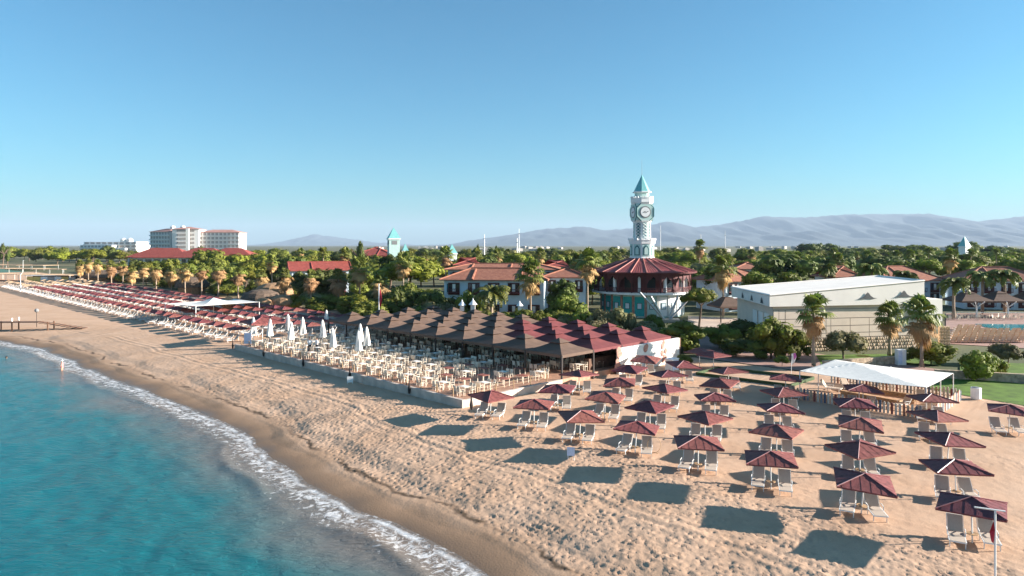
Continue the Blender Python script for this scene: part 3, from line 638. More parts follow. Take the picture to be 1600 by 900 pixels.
for k in range(4):
    a = TA + k * R(90); q = Matrix.Rotation(a, 4, 'Z') @ Matrix.Rotation(R(90), 4, 'Y')
    def disc(r, n, d, th, m, nm, par, ph=0):
        mb = MB().lathe([(r, d), (r, d + th)], n, ph=ph); mb.v = [tuple(q @ Vector(v) + Vector((0, 0, 20.7))) for v in mb.v]; return mb.build(nm, m, par)
    o8 = disc(2.1, 8, 1.74, .1, 'teal_dark', 'clock_surround', rot, R(22.5)); disc(1.95, 8, 1.82, .06, 'teal_pale', 'clock_panel', o8, R(22.5)); disc(1.22, 24, 1.85, .08, 'ornament', 'clock_rim', o8); disc(.98, 24, 1.9, .07, 'white_paint', 'clock_dial', o8)
    hd = MB(); hd.box((0, .32, 1.99), (.1, .75, .03), R(28)); hd.box((0.0, -.22, 1.99), (.12, .5, .03), R(28)); 
    hd.v = [tuple(q @ Vector(v) + Vector((0, 0, 20.7))) for v in hd.v]; hd.build('clock_hands', 'dark_post', o8)
oct_(1.9 * c8, 22.3, 2.05 * c8, 22.7, 'cornice', 'white_paint'); oct_(2.1 * c8, 22.7, 2.1 * c8, 23.6, 'parapet', 'white_paint')
oct_(1.35 * c8, 23.5, 1.35 * c8, 24.75, 'lantern', 'teal_pale'); oct_(1.75 * c8, 24.7, 1.75 * c8, 24.95, 'spire_ledge', 'white_paint')
oct_(1.55 * c8, 24.95, .03, 28.4, 'spire', 'spire'); MB().tube((0, 0, 28.2), (0, 0, 31.6), .04, .02).build('antenna', 'grey_steel', rot)
# steel masts before the rotunda
t = thing('steel_mast_frame', 'grey steel booms crossing in front of the rotunda', 'mast frame', PD(1035, 124))
for (xa, ya, xb, yb) in [(1000, 457, 1028, 488), (1017, 463, 1031, 488), (1060, 462, 1050, 486), (1083, 460, 1048, 497)]:
    A = PD(xa, 124, ZY(ya, 124)) - t.location; B = PD(xb, 124, ZY(yb, 124)) - t.location; B = B + (B - A) * .35
    if B.z < 0: B = A + (B - A) * (A.z / (A.z - B.z))
    MB().tube(A, B, .22, n=6).build('boom', 'grey_steel', t)
MB().box((0, 0, .3), (6, 1.4, .6)).build('base', 'grey_steel', t)

# ------------------------------------------------------------ villas
def hip(mb, x0, x1, y0, y1, ze, zr, ov=.8, hl=True, hr=True):
    x0 -= ov; x1 += ov; y0 -= ov; y1 += ov; ym = (y0 + y1) / 2; d = (y1 - y0) / 2
    a, b_ = (x0 + (d if hl else 0), ym, zr), (x1 - (d if hr else 0), ym, zr)
    V = [(x0, y0, ze), (x1, y0, ze), (x1, y1, ze), (x0, y1, ze), a, b_]; lo = [(x, y, ze - .18) for x, y, z in V[:4]]
    mb.add(V + lo, [(0, 1, 5, 4), (2, 3, 4, 5), (1, 2, 5), (3, 0, 4), (0, 6, 7, 1), (1, 7, 8, 2), (2, 8, 9, 3), (3, 9, 6, 0), (9, 8, 7, 6)])
    return [(V[0], a), (V[3], a), (V[1], b_), (V[2], b_), (a, b_)]
def villa(lab, loc, rz, w, dep, ze, zr, bays, wallm='plaster_blue', roofm='terracotta', hl=True, hr=True, cat='house'):
    t = thing('villa', lab, cat, loc, rz)
    MB().box((0, dep / 2, ze / 2), (w, dep, ze)).build('wall', wallm, t)
    mb = MB(); ed = hip(mb, -w / 2, w / 2, 0, dep, ze, zr, hl=hl, hr=hr); rf = mb.build('roof', roofm, t)
    for p0, p1 in ed: MB().tube(Vector(p0) + Vector((0, 0, .05)), Vector(p1) + Vector((0, 0, .05)), .14, n=5).build('ridge_tiles', roofm, rf)
    for k in range(int(w / 9)):     # raised tile strips down the slope
        x = -w / 2 + (k + .6) * 9.2; n_ = dep / 2 + .8
        MB().tube((x, -.8, ze + .06), (x, dep / 2 - .5, ze + (zr - ze) * (dep / 2 + .3) / n_), .22, n=5).build('tile_strip', roofm, rf)
    nb_ = bays
    for k in range(nb_):
        x = -w / 2 + w * (k + .5) / nb_
        for zc, hgt in ((ze - 1.75, 2.3), (1.6, 2.4)):
            if zc < 1.5: continue
            bay = MB().box((x, -.06, zc), (w / nb_ * .58, .12, hgt)).build('window_bay', 'maroon_wood', t)
            for s in (-1, 0, 1): MB().box((x + s * w / nb_ * .18, -.13, zc + .2), (w / nb_ * .15, .05, hgt * .62)).build('pane', 'glass' if s else 'plaster', bay)
            MB().box((x, -.55, zc - hgt / 2 + .35), (w / nb_ * .62, .9, .1)).build('balcony_floor', 'maroon_wood', t)
            rl = MB().box((x, -.98, zc - hgt / 2 + 1.15), (w / nb_ * .62, .07, .09))
            for q in range(9): rl.box((x + (q - 4) * w / nb_ * .075, -.98, zc - hgt / 2 + .75), (.06, .05, .8))
            rl.build('railing', 'maroon_wood', t)
    MB().box((-w / 2 + .9, -.03, ze - 1.6), (.7, .08, 1.6)).build('window', 'teal_dark', t)
    return t
def face(px0, px1, D0, D1): return PD(px0, D0), PD(px1, D1)
def villa_px(lab, px0, px1, D0, D1, dep, yeave, yridge, bays, **k):
    a, b_ = face(px0, px1, D0, D1); c = (a + b_) / 2; d = b_ - a
    return villa(lab, c, math.atan2(d.y, d.x), d.length, dep, ZY(yeave, (D0 + D1) / 2), ZY(yridge, (D0 + D1) / 2 + dep / 2), bays, **k)
villa_px('long pale blue villa with terracotta roof and maroon balconies behind the canopies', 694, 850, 130, 128, 9, 437, 419, 5)
villa_px('terracotta roofed villa wing joining the long villa, beside the rotunda', 852, 915, 134, 133, 9, 433, 418, 3)
villa_px('terracotta villa directly behind the long pale villa', 700, 870, 160, 158, 10, 421, 412, 5)
villa_px('red roofed villa half hidden by trees behind the long villa', 712, 745, 200, 200, 11, 414, 403, 2, roofm='red_roof')
villa_px('small red roof among palms left of the rotunda', 855, 885, 190, 190, 10, 416, 407, 2, roofm='red_roof')
villa_px('terracotta roofed pale blue villa between rotunda and theatre', 1134, 1200, 143, 147, 10, 438, 418, 3)
villa_px('terracotta roof behind the pale villa right of the rotunda', 1150, 1200, 185, 185, 10, 420, 410, 2)
villa_px('terracotta villa above the left part of the theatre roof', 1302, 1345, 165, 165, 10, 433, 416, 2)
villa_px('terracotta villa above the middle of the theatre roof', 1378, 1472, 158, 160, 11, 438, 416, 4)
villa_px('white villa with terracotta roof behind the pool canopies', 1506, 1640, 150, 146, 11, 438, 417, 5)
villa_px('long low red roof among the trees beyond the beach palms', 456, 545, 190, 196, 8, 422, 409, 4, roofm='red_roof', hl=False, hr=False)
big = villa_px('large red hipped roof beside the distant turquoise spired tower', 535, 622, 300, 300, 26, 403, 386, 4, roofm='red_roof', wallm='plaster')
for k, (px, yt, yb, D, w, lab) in enumerate([(615, 355, 395, 295, 4.6, 'distant square tower with turquoise pyramid spire beside the large red roof'), (633, 380, 394, 330, 2.6, 'small turquoise spire just right of the distant square tower'), (706, 381, 398, 250, 3.0, 'small white turret with turquoise point above the round pines'), (1507, 369, 387, 400, 4.2, 'distant turquoise spire above trees at far right')]):
    zt = ZY(yt, D); t = thing('spired_tower', lab, 'tower', PD(px, D), R(-70)); hs = .46 if k == 0 else .9
    zs = zt - (zt - ZY(yb, D)) * hs; MB().box((0, 0, zs / 2), (w, w, zs)).build('shaft', 'teal_pale' if k == 0 else 'white_paint', t); MB().box((0, 0, zs), (w * 1.15, w * 1.15, .5)).build('ledge', 'white_paint', t)
    h = w * .56; MB().add([(h, h, zs + .25), (-h, h, zs + .25), (-h, -h, zs + .25), (h, -h, zs + .25), (0, 0, zt)], [(0, 1, 4), (1, 2, 4), (2, 3, 4), (3, 0, 4), (3, 2, 1, 0)]).build('spire', 'spire', t)
    if k == 0:
        for a in range(4): MB().box(pol(w / 2 + .02, R(90) * a, zs - 1.6), (.1, w * .5, 1.6), R(90) * a).build('window', 'ornament', t)

# ------------------------------------------------------------ theatre
t = thing('theatre_building', 'beige panelled theatre with sloping white roof parapet behind the palms', 'theatre')
P0, P1, P2, P3 = Vector((33.2, 88.0, 0)), Vector((55.8, 92.4, 0)), Vector((59, 110, 0)), Vector((34.3, 106.7, 0))
cen = (P0 + P1 + P2 + P3) / 4
def inset(p, k): d = (p - cen); return p - d.normalized() * k
W = [inset(p, .9) for p in (P0, P1, P2, P3)]
MB().prism([p[:2] for p in W], -.1, 6.2).build('wall', 'theatre', t)
zt = [7.5, 9.15, 9.0, 7.4]; Q = [P0, P1, P2, P3]
mb = MB(); mb.add([(p.x, p.y, 6.05) for p in Q] + [(p.x, p.y, z) for p, z in zip(Q, zt)], [(3, 2, 1, 0), (4, 5, 6, 7)] + [(i, (i + 1) % 4, 4 + (i + 1) % 4, 4 + i) for i in range(4)])
mb.build('parapet', 'theatre_white', t)
cp = MB()
for i in range(4):
    a = Vector((*Q[i][:2], zt[i] + .03)); b_ = Vector((*Q[(i + 1) % 4][:2], zt[(i + 1) % 4] + .03)); cp.tube(a, b_, .14, n=4)
cp.build('coping', 'theatre_white', t)
d = (W[1] - W[0]).normalized(); nrm = Vector((d.y, -d.x, 0)); ang = math.atan2(d.y, d.x); d3 = (P3 - P0).normalized(); ang3 = math.atan2(d3.y, d3.x); n3_ = Vector((-d3.y, d3.x, 0))
MB().box(P1 + d * 1.1 + Vector((0, 1.2, 5.2)), (2.4, 3.0, 3.0), ang).build('corner_block', 'theatre_white', t)
LW = (W[1] - W[0]).length; xs = [0.0, .8, 1.7, 7.7, 8.4, 11.3, 14.2, 17.0, LW]
zsr = [(.0, 1.75), (1.8, 2.35), (2.4, 3.3), (3.35, 4.3), (4.35, 5.55)]
for i in range(len(xs) - 1):
    for j, (z0, z1) in enumerate(zsr):
        if j == 0: continue
        x0, x1 = xs[i] + .04, xs[i + 1] - .04
        if j == 4 and i not in (0, 1): continue
        c = W[0] + d * (x0 + x1) / 2 + nrm * .03; MB().box((c.x, c.y, (z0 + z1) / 2), (x1 - x0, .1, z1 - z0 - .05), ang).build('wall_panel', 'theatre', t)
c = W[0] + d * (1.74 + LW) / 2 + nrm * .03; MB().box((c.x, c.y, 4.95), (LW - 1.8, .1, 1.15), ang).build('wall_panel', 'theatre', t)
c = W[0] + d * LW / 2 + nrm * .012; MB().box((c.x, c.y, 3.6), (LW, .06, 4.0), ang).build('joint_backing', 'theatre_line', t)
rbm = MB().lathe([(.0, 0), (.5, 0), (.45, .1), (.2, .15), (0, .15)], 7).mesh('plinth_stone', 'rubble')
for i in range(60):
    for j in range(4):
        p = W[0] + d * ((i + .5 * (j % 2) + .3) * LW / 61) + nrm * .02; o = ob('plinth_stone', rbm, t, (p.x, p.y, .25 + j * .42)); o.rotation_euler = (R(90), rr.uniform(0, 6), ang); s = rr.uniform(.42, .52); o.scale = (s, s * .9, rr.uniform(.6, 1.3))
for k, f in enumerate((.33, .62, .86)):       # relief ornaments on the parapet
    c = P0 + (P1 - P0) * f + nrm * .03; zc = 6.1 + (7.5 + 1.65 * f - 6.1) * .42
    mb = MB(); s = 1.5
    ol = [(-1, -.18), (-.6, -.08), (-.3, .1), (-.15, .3), (0, .42), (.15, .3), (.3, .1), (.6, -.08), (1, -.12), (.5, -.2), (0, -.16), (-.5, -.2)]
    fpt = [c + d * x * s + Vector((0, 0, zc + y * s)) for x, y in ol]; fan = [(4, 5, 10), (5, 6, 10), (6, 9, 10), (6, 7, 9), (7, 8, 9), (3, 4, 10), (2, 3, 10), (2, 10, 11), (1, 2, 11), (0, 1, 11)]
    mb.add([p + nrm * .05 for p in fpt], [q[::-1] for q in fan] + fan); mb.build('parapet_ornament', 'ornament', t)
for k in range(3):
    c = P0 + d3 * (3.2 + k * 4.6) + n3_ * .03; mb = MB()
    for j in range(3):
        w = .75 - j * .2; z0 = 6.25 + j * .22; mb.add([c + d3 * -w + Vector((0, 0, z0)), c + d3 * w + Vector((0, 0, z0)), c + Vector((0, 0, z0 + .4)), ], [(0, 1, 2), (2, 1, 0)])
    mb.v = [tuple(Vector(v) + n3_ * (.02 + .02 * (i // 3))) for i, v in enumerate(mb.v)]; mb.build('tree_ornament', 'ornament', t)
    c2 = W[0] + d3 * (2.4 + k * 2.6) + n3_ * .05; MB().box((c2.x, c2.y, 3.6), (2.0, .1, 2.6), ang3).build('side_panel', 'theatre_white', t)
# stone pier and pool side
pp = PD(1475, 96); pr = thing('stone_pier', 'short rubble stone pier at the pool corner beside the theatre', 'pier', pp, R(-20)); MB().box((0, 0, 1.3), (1.3, .8, 2.6)).build('core', 'rubble', pr)
for i in range(4):
    for j in range(6):
        o = ob('stone', rbm, pr, (-.5 + i * .33, -.4, .25 + j * .42)); o.rotation_euler = (R(90), rr.uniform(0, 6), 0); s = rr.uniform(.36, .42); o.scale = (s, s, .8)
sheet('pool', [PD(1523, 121), PD(1700, 119), PD(1700, 110), PD(1580, 111.5), PD(1540, 116)], 0.06, 'pool_water')
pl_m = joined_lounger('pool_lounger', ('straw_pale', 'white_plastic'))
for r in range(7):
    for i in range(13):
        px = 1486 + i * 9.5 + r * 1.5; D = 98.5 + r * 2.4
        if px > 1602 or (D > 109 and px > 1530): continue
        tag(ob('pool_lounger', pl_m, None, PD(px + rr.uniform(-1, 1), D, .03), R(80 + rr.uniform(-6, 6))), 'pale pool lounger, %s from the stone pier in the %s row from the hedge' % (nth(i), nth(r)), 'lounger', 'loungers by the pool')
for i in range(26):
    tag(ob('pool_chair', chm, None, PD(1484 + i * 4.6, 127 + (i % 3) * 1.6, .03), rr.uniform(0, 6)), 'white chair beyond the pool, %s from the left along the canopies' % nth(i), 'chair', 'chairs beyond the pool')
yp = MB().tube((0, 0, 0), (0, 0, 2.2), .16, n=8)
for k in range(4): yp.tube((0, 0, 2.0), pol(1.3, R(90) * k + R(45), 3.15), .09, n=5)
ypm = yp.mesh('branching_post', 'white_paint'); tb_ = tent_mesh(3.2, 3.25, 5.0, 'brown_canvas'); cb_ = cap_mesh(3.2, 4.6, 5.1, 'brown_canvas')
for i, px in enumerate((1512, 1560, 1608)):
    t = thing('pool_canopy_tent', 'brown canopy tent on white branching post by the pool, %s from left' % nth(i), 'tent', PD(px, 134), 0, 'pool canopy tents'); ob('canopy', tb_, t); ob('vent_cap', cb_, t); ob('branching_post', ypm, t, (0, -2.6, 0))
t = thing('canopy_tent', 'dark brown awning between rotunda and theatre', 'tent', PD(1136, 126), R(10)); ob('canopy', tent_mesh(2.7, 2.9, 4.8, 'brown_canvas'), t); ob('post', post, t, (-2.5, -2.5, 0)); ob('post', post, t, (2.5, -2.5, 0))
t = thing('pool_rail', 'thin white railing in front of the pool canopies', 'railing', PD(1478, 131)); MB().tube((0, 0, 1.15), (17, -1.5, 1.15), .05).build('rail', 'white_paint', t)
for i in range(9): MB().tube((i * 2.1, -.19 * i, 0), (i * 2.1, -.19 * i, 1.15), .035).build('rail_post', 'white_paint', t)
# retaining walls
for lab, a, b_, h in (('low stone retaining wall behind the lawn at right', G(1455, 590), G(1690, 603), .9), ('pale curved retaining wall below the theatre lawn', G(1283, 576), G(1402, 568), .9)):
    t = thing('retaining_wall', lab, 'wall'); L_ = (b_ - a).length; dd_ = (b_ - a).normalized(); k = int(L_ / 1.1)
    for i in range(k):
        for j in range(2): c = a + dd_ * ((i + .5 + .25 * j) * L_ / k); MB().box((c.x, c.y, h * (j + .5) / 2), (L_ / k - .03, .4, h / 2 - .02), math.atan2(dd_.y, dd_.x)).build('stone', 'rubble', t)

# ------------------------------------------------------------ vegetation
def crown_mesh(name, kind, m, seed, nl=2600, leaf=.17):
    g = np.random.default_rng(seed)      # unit crown, radius about 1, centred at the origin
    nc = 26; fl = {'pine': .62, 'broad': .85, 'bush': .7, 'cypress': 2.6}[kind]
    c = g.normal(size=(nc, 3)); c /= np.linalg.norm(c, axis=1)[:, None]; c *= (g.uniform(.35, .78, nc))[:, None]
    if kind in ('pine', 'bush'): c[:, 2] = np.abs(c[:, 2]) * .9 - .25
    if kind == 'cypress': c *= np.array([.5, .5, 1.0]) * .8
    r = g.uniform(.22, .42, nc)
    V = []; Fc = []
    per = nl // nc
    for k in range(nc):
        d = g.normal(size=(per, 3)); d /= np.linalg.norm(d, axis=1)[:, None]
        p = c[k] + d * r[k] * g.uniform(.75, 1.08, (per, 1))
        t1 = np.cross(d, g.normal(size=(per, 3))); t1 /= np.linalg.norm(t1, axis=1)[:, None]; t2 = np.cross(d, t1) + d * g.uniform(-.5, .5, (per, 1))
        L_ = leaf * g.uniform(.5, 1.1, (per, 1)) * .5
        quad = np.stack([p - t1 * L_, p + t2 * L_ * .7, p + t1 * L_, p - t2 * L_ * .7], 1)
        b_ = len(V) * 1; V += quad.reshape(-1, 3).tolist(); Fc += [(b_ + 4 * i, b_ + 4 * i + 1, b_ + 4 * i + 2, b_ + 4 * i + 3) for i in range(per)]
        # darker inner lump that stops light passing straight through
        bm = bmesh.new(); bmesh.ops.create_icosphere(bm, subdivisions=1, radius=r[k] * .78); b_ = len(V)
        V += [tuple(c[k] + np.array(v.co)) for v in bm.verts]; bm.verts.index_update(); Fc += [tuple(b_ + v.index for v in f.verts) for f in bm.faces]; bm.free()
    A = np.array(V); A[:, 2] *= fl
    mb = MB(); mb.v = [tuple(x) for x in A]; mb.f = Fc; mb.m = [0] * len(Fc); return mb.mesh(name, m)
crowns = {}
for kind, m, n in (('pine', 'pine', 5), ('broad', 'broad', 4), ('bush', 'olive', 4), ('broad', 'dark_leaf', 3), ('bush', 'broad', 3), ('cypress', 'dark_leaf', 2)):
    crowns[(kind, m)] = [crown_mesh('crown', kind, m, 100 + 10 * len(crowns) + i) for i in range(n)]
def limb_trunk(kind, seed):
    q = random.Random(seed); mb = MB(); top = (q.uniform(-.06, .06), q.uniform(-.06, .06), .55)
    mb.tube((0, 0, -.02), top, .035, .024, 7, False)
    for k in range(5):
        a = k * 1.26 + q.uniform(-.3, .3); mb.tube(top, (top[0] + .26 * math.cos(a), top[1] + .26 * math.sin(a), q.uniform(.74, .86)), .018, .008, 5, False)
    return mb.mesh('trunk', 'bark')
trunks = [limb_trunk('t', i) for i in range(4)]
tr = random.Random(11)
def tree(name, label, cat, loc, height, width, key, group=None, low=False):
    t = thing(name, label, cat, loc, tr.uniform(0, 6.28), group)
    fl = {'pine': .62, 'broad': .85, 'bush': .7, 'cypress': 2.6}[key[0]]
    rz = width / 2; ch_ = min(rz * fl * (1.0 if not low else 1.0), height * (.5 if not low else .62))
    if low or key[0] == 'bush': ch_ = height * .53
    o = ob('trunk', tr.choice(trunks), t); o.scale = (height * .8, height * .8, height * .92)
    o = ob('crown', tr.choice(crowns[key]), t, (0, 0, height - ch_ * .93)); o.scale = (rz, rz, ch_ / fl)
    return t
# fan palms: green head over a skirt of dead fronds
def fan_mesh(name, m, n, elev, seed, L0=1.15, drop=0.0):
    q = random.Random(seed); mb = MB()
    for k in range(n):
        a = k * 2.39996 + q.uniform(-.2, .2); e = q.uniform(*elev); d = Vector((math.cos(a) * math.cos(e), math.sin(a) * math.cos(e), math.sin(e)))
        side = Vector((-math.sin(a), math.cos(a), 0)); up = side.cross(d) * -1; L_ = L0 * q.uniform(.55, 1.15)
        base = d * L_ * .55 + Vector((0, 0, -drop * q.random())); mb.tube(Vector((0, 0, -drop * .5)), base, .02, .012, 3, False)
        nbk = 9
        for j in range(nbk):
            w = (j - (nbk - 1) / 2) / ((nbk - 1) / 2); an = w * 1.25; dr = d * math.cos(an) + side * math.sin(an); tip = base + dr * L_ * (.75 - .18 * abs(w)) - Vector((0, 0, .16 * L_ + .1 * abs(w)))
            mid = base + dr * L_ * .42 + up * .03; s2 = (side * math.cos(an) - d * math.sin(an)) * .07 * L_
            mb.add([base, mid - s2, tip, mid + s2], [(0, 1, 2, 3)])
    return mb.mesh(name, m)
fan_green = [fan_mesh('green_fronds', 'palm_green', 46, (R(-30), R(85)), 5 + i, .82) for i in range(3)]
fan_dead = [fan_mesh('dead_fronds', 'palm_dead', 46, (R(-80), R(5)), 25 + i, .74, .6) for i in range(3)]
ptr = []
for i in range(3):
    mb = MB(); q = random.Random(i); x = y = 0.0; pr_ = None
    prof = [(.0, .30), (.05, .21), (.3, .18), (.6, .165), (.9, .16), (1.0, .15)]
    for (z0, r0), (z1, r1) in zip(prof[:-1], prof[1:]):
        nx, ny = x + q.uniform(-.05, .05), y + q.uniform(-.05, .05); mb.tube((x, y, z0), (nx, ny, z1), r0, r1, 9, False); x, y = nx * .5, ny * .5
        mb.v[-9:] = [(v[0] - nx + x, v[1] - ny + y, v[2]) for v in mb.v[-9:]]
    ptr.append(mb.mesh('trunk', 'palm_bark'))
def palm(label, loc, height, rad, dead=True, group=None, gs=1.0, ds=.84):
    t = thing('fan_palm', label, 'palm tree', loc, tr.uniform(0, 6.28), group); th = height - rad * .75
    o = ob('trunk', tr.choice(ptr), t); o.scale = (1, 1, th)
    o = ob('green_fronds', tr.choice(fan_green), t, (0, 0, th + rad * .12)); o.scale = (rad * gs,) * 3
    if dead: o = ob('dead_fronds', tr.choice(fan_dead), t, (0, 0, th + .1)); o.scale = (rad * ds, rad * ds, rad * ds * 1.1)
    return t
# feather palms: arching fronds with leaflets
def feather_mesh(seed):
    q = random.Random(seed); mb = MB()
    for k in range(44):
        a = k * 2.39996; e = q.uniform(R(5), R(80)); L_ = q.uniform(.85, 1.1); p = Vector((0, 0, 0)); an = e; hd = Vector((math.cos(a), math.sin(a), 0)); side = Vector((-math.sin(a), math.cos(a), 0))
        for j in range(9):
            d = hd * math.cos(an) + Vector((0, 0, math.sin(an))); nx = p + d * L_ / 9; up = side.cross(d) * -1; w = .2 * math.sin(math.pi * (j + 1.2) / 10.5)
            mb.add([p, nx, p + d * .09 + side * w - up * .07], [(0, 1, 2)]); mb.add([p, nx, p + d * .09 - side * w - up * .07], [(1, 0, 2)])
            mb.add([p + d * .05, nx + d * .05, p + d * .15 + side * w * .8 - up * .12], [(0, 1, 2)]); mb.add([p + d * .05, nx + d * .05, p + d * .15 - side * w * .8 - up * .12], [(1, 0, 2)])
            p = nx; an -= R(13)
    return mb.mesh('fronds', 'palm_green')
feather = [feather_mesh(i) for i in range(2)]
def date_palm(label, loc, height, rad, group=None):
    t = thing('feather_palm', label, 'palm tree', loc, tr.uniform(0, 6.28), group); th = height - rad * .55
    o = ob('trunk', ptr[0], t); o.scale = (1.5, 1.5, th); o = ob('fronds', tr.choice(feather), t, (0, 0, th)); o.scale = (rad,) * 3; return t
def at_top(px, ytop, D): return PD(px, D, 0), ZY(ytop, D)

# promenade palms along the far beach
PP = [(125, 442), (138, 443), (153, 445), (174, 447), (192, 449), (206, 451), (224, 454), (244, 457), (268, 460), (289, 463), (315, 464), (341, 466), (372, 468), (408, 474), (445, 480), (486, 486), (529, 490), (595, 492)]
for i, (px, py) in enumerate(PP):
    p = G(px, py); palm('fan palm with brown skirt lining the beach, %s from the left' % nth(i), p, 8.6 + tr.uniform(-.7, .9), 2.35 + tr.uniform(-.2, .3), True, 'promenade palms', .74, 1.05)
for px, py, yt, rad, lab in [(1271, 575, 466, 2.3, 'fan palm standing left of the white shade tent'), (1390, 557, 477, 2.2, 'fan palm before the theatre wall, left of two'), (1440, 575, 470, 2.6, 'fan palm with brown skirt before the theatre, right of two')]:
    p = G(px, py); palm(lab, p, ZY(yt, p.y), rad)
for px, yt, D, rad, lab in [(829, 410, 117, 3.0, 'tall fan palm in front of the long pale villa'), (918, 393, 124, 2.8, 'tall fan palm left of the rotunda'), (905, 398, 150, 2.6, 'fan palm behind the rotunda palm at left'), (1130, 403, 130, 2.9, 'fan palm right of the rotunda by the pale villa'), (1093, 377, 260, 3.2, 'palm rising above trees right of the clock tower'),
        (562, 405, 140, 2.8, 'palm above the shrubs left of the flag pole palm'), (630, 397, 142, 2.6, 'palm in front of the big round pine'), (340, 408, 190, 2.6, 'palm behind promenade palms near the huts'), (425, 400, 190, 2.4, 'palm behind the straw huts'), (1245, 398, 170, 3.0, 'palm behind the theatre roof at left'), (1310, 398, 190, 3.0, 'palm above the theatre roof at centre left')]:
    p, h = at_top(px, yt, D); palm(lab, p, h, rad)
for px, yt, D, rad, lab in [(768, 442, 112, 3.6, 'feather palm with arching fronds before the long villa'), (1362, 408, 140, 3.8, 'feather palm behind the theatre roof, centre'), (1415, 420, 138, 3.0, 'small feather palm behind the theatre roof'), (1490, 430, 128, 3.4, 'feather palm right of the theatre roof corner'), (1535, 420, 138, 3.4, 'feather palm behind pool canopies, left of two'), (1570, 418, 138, 3.6, 'feather palm behind pool canopies, right of two'), (1290, 408, 165, 3.4, 'feather palm above the theatre roof at left')]:
    p, h = at_top(px, yt, D); date_palm(lab, p, h, rad)
for i in range(34):
    px = 470 + i * 33 + tr.uniform(-12, 12); D = tr.uniform(190, 330); p, h = at_top(px, tr.uniform(388, 400), D)
    palm('distant palm among the pines, %s from the left' % nth(i), p, max(h, 6), tr.uniform(2.4, 3.1), tr.random() < .5, 'palms among the pines')

# named trees and shrubs near the buildings: (px, y of top, distance, width in px, kind, label)
B, PI_, OL, DK, SH = ('broad', 'broad'), ('pine', 'pine'), ('bush', 'olive'), ('broad', 'dark_leaf'), ('bush', 'broad')
TL = [(640, 389, 150, 105, PI_, 'largest round pine left of the long villa'), (606, 397, 156, 52, DK, 'dark tree left of the largest pine'), (634, 428, 128, 62, SH, 'yellow green shrub tree below the largest pine'), (618, 450, 122, 46, DK, 'dark shrub below the yellow green tree'),
      (668, 456, 116, 62, OL, 'olive shrub left of the long villa'), (700, 462, 112, 44, OL, 'olive shrub at left foot of the long villa'), (655, 472, 112, 40, SH, 'green shrub behind the canopies at left'), (730, 452, 118, 50, B, 'green tree covering the left villa windows'), (805, 474, 108, 70, SH, 'light green shrub at the foot of the villa palm'), (755, 480, 106, 46, SH, 'green hedge shrub behind the roof cowls'), (845, 478, 106, 50, SH, 'green shrub right of the villa palm'),
      (876, 436, 122, 62, DK, 'dark tree at right end of the long villa'), (885, 456, 112, 64, B, 'rounded light green tree left of the rotunda'), (912, 472, 106, 44, SH, 'low green shrub left of the rotunda base'), (940, 472, 104, 46, OL, 'olive shrub below the rotunda, left'), (965, 470, 104, 44, OL, 'olive shrub below the rotunda, centre'), (985, 478, 103, 30, OL, 'small pale shrub below the rotunda, right'), (1020, 488, 104, 40, B, 'green shrub under the steel booms'), (1092, 445, 116, 58, PI_, 'umbrella shaped pine right of the rotunda'),
      (1075, 502, 90, 66, B, 'light green tree at end of restaurant wall'), (1067, 552, 78, 30, B, 'small round bush beside the white cabinet'), (1128, 504, 92, 60, B, 'dense green tree right of the restaurant tree'), (1160, 498, 97, 66, DK, 'dark tree in front of theatre left wall'), (1205, 492, 84, 76, B, 'large feathery green tree before the theatre corner'), (1245, 510, 83, 54, B, 'green tree between feathery tree and tall palm'), (1150, 528, 86, 60, DK, 'dark shrub under the dense green tree'), (1185, 530, 84, 50, DK, 'dark shrub under the feathery tree'), (1222, 553, 79, 26, SH, 'low bright bush beside the pink pennant'),
      (1318, 505, 84, 66, OL, 'round grey green bush before the theatre wall'), (1455, 530, 80, 70, B, 'dark green bush behind the right fan palm'), (1525, 548, 70, 62, B, 'round headed green tree on the lawn, left'), (1556, 556, 72, 34, B, 'small round tree on the lawn, right'), (1575, 530, 80, 56, OL, 'spreading olive tree beside the pool loungers'), (1410, 548, 82, 40, SH, 'low shrub by the white service box'), (1350, 556, 86, 26, SH, 'small lawn shrub before the theatre'),
      (505, 458, 138, 62, B, 'green shrub between promenade palms at centre'), (460, 458, 146, 36, B, 'green shrub right of the straw huts'), (545, 462, 132, 44, B, 'green shrub right of the last straw hut palms'), (575, 466, 128, 44, B, 'green shrub left of the flag pole'), (612, 470, 122, 42, SH, 'green shrub right of the flag pole'), (512, 416, 168, 76, DK, 'dark tree under the long red roof'), (470, 424, 172, 44, DK, 'dark tree left of the long red roof end'), (572, 412, 165, 66, B, 'green tree right of the long red roof'), (590, 440, 142, 48, OL, 'olive tree behind the flag pole palm'),
      (1120, 410, 150, 60, DK, 'dark tree right of the rotunda roof'), (1215, 395, 165, 110, DK, 'large dark tree above the theatre roof corner'), (1180, 420, 138, 50, B, 'green tree left of the large dark tree'), (1235, 425, 132, 56, B, 'green tree above the theatre roof corner')]
for px, yt, D, w, key, lab in TL:
    p, h = at_top(px, yt, D); low = h < 6.5
    tree('pine_tree' if key is PI_ else ('shrub' if key[0] == 'bush' else 'leafy_tree'), lab, 'shrub' if key[0] == 'bush' else 'tree', p, h, w * D / F * (1.05), key, None, low)
for i in range(17):     # hedge shrubs behind the promenade palms
    p = UV(300 - i * 10.5 + tr.uniform(-2, 2), 77 + tr.uniform(-1, 3)); tree('shrub', 'green hedge shrub behind the beach palms, %s from the left' % nth(i), 'shrub', p, tr.uniform(3.5, 5.2), tr.uniform(7, 10), tr.choice([B, SH, OL]), 'hedge shrubs behind beach palms', True)
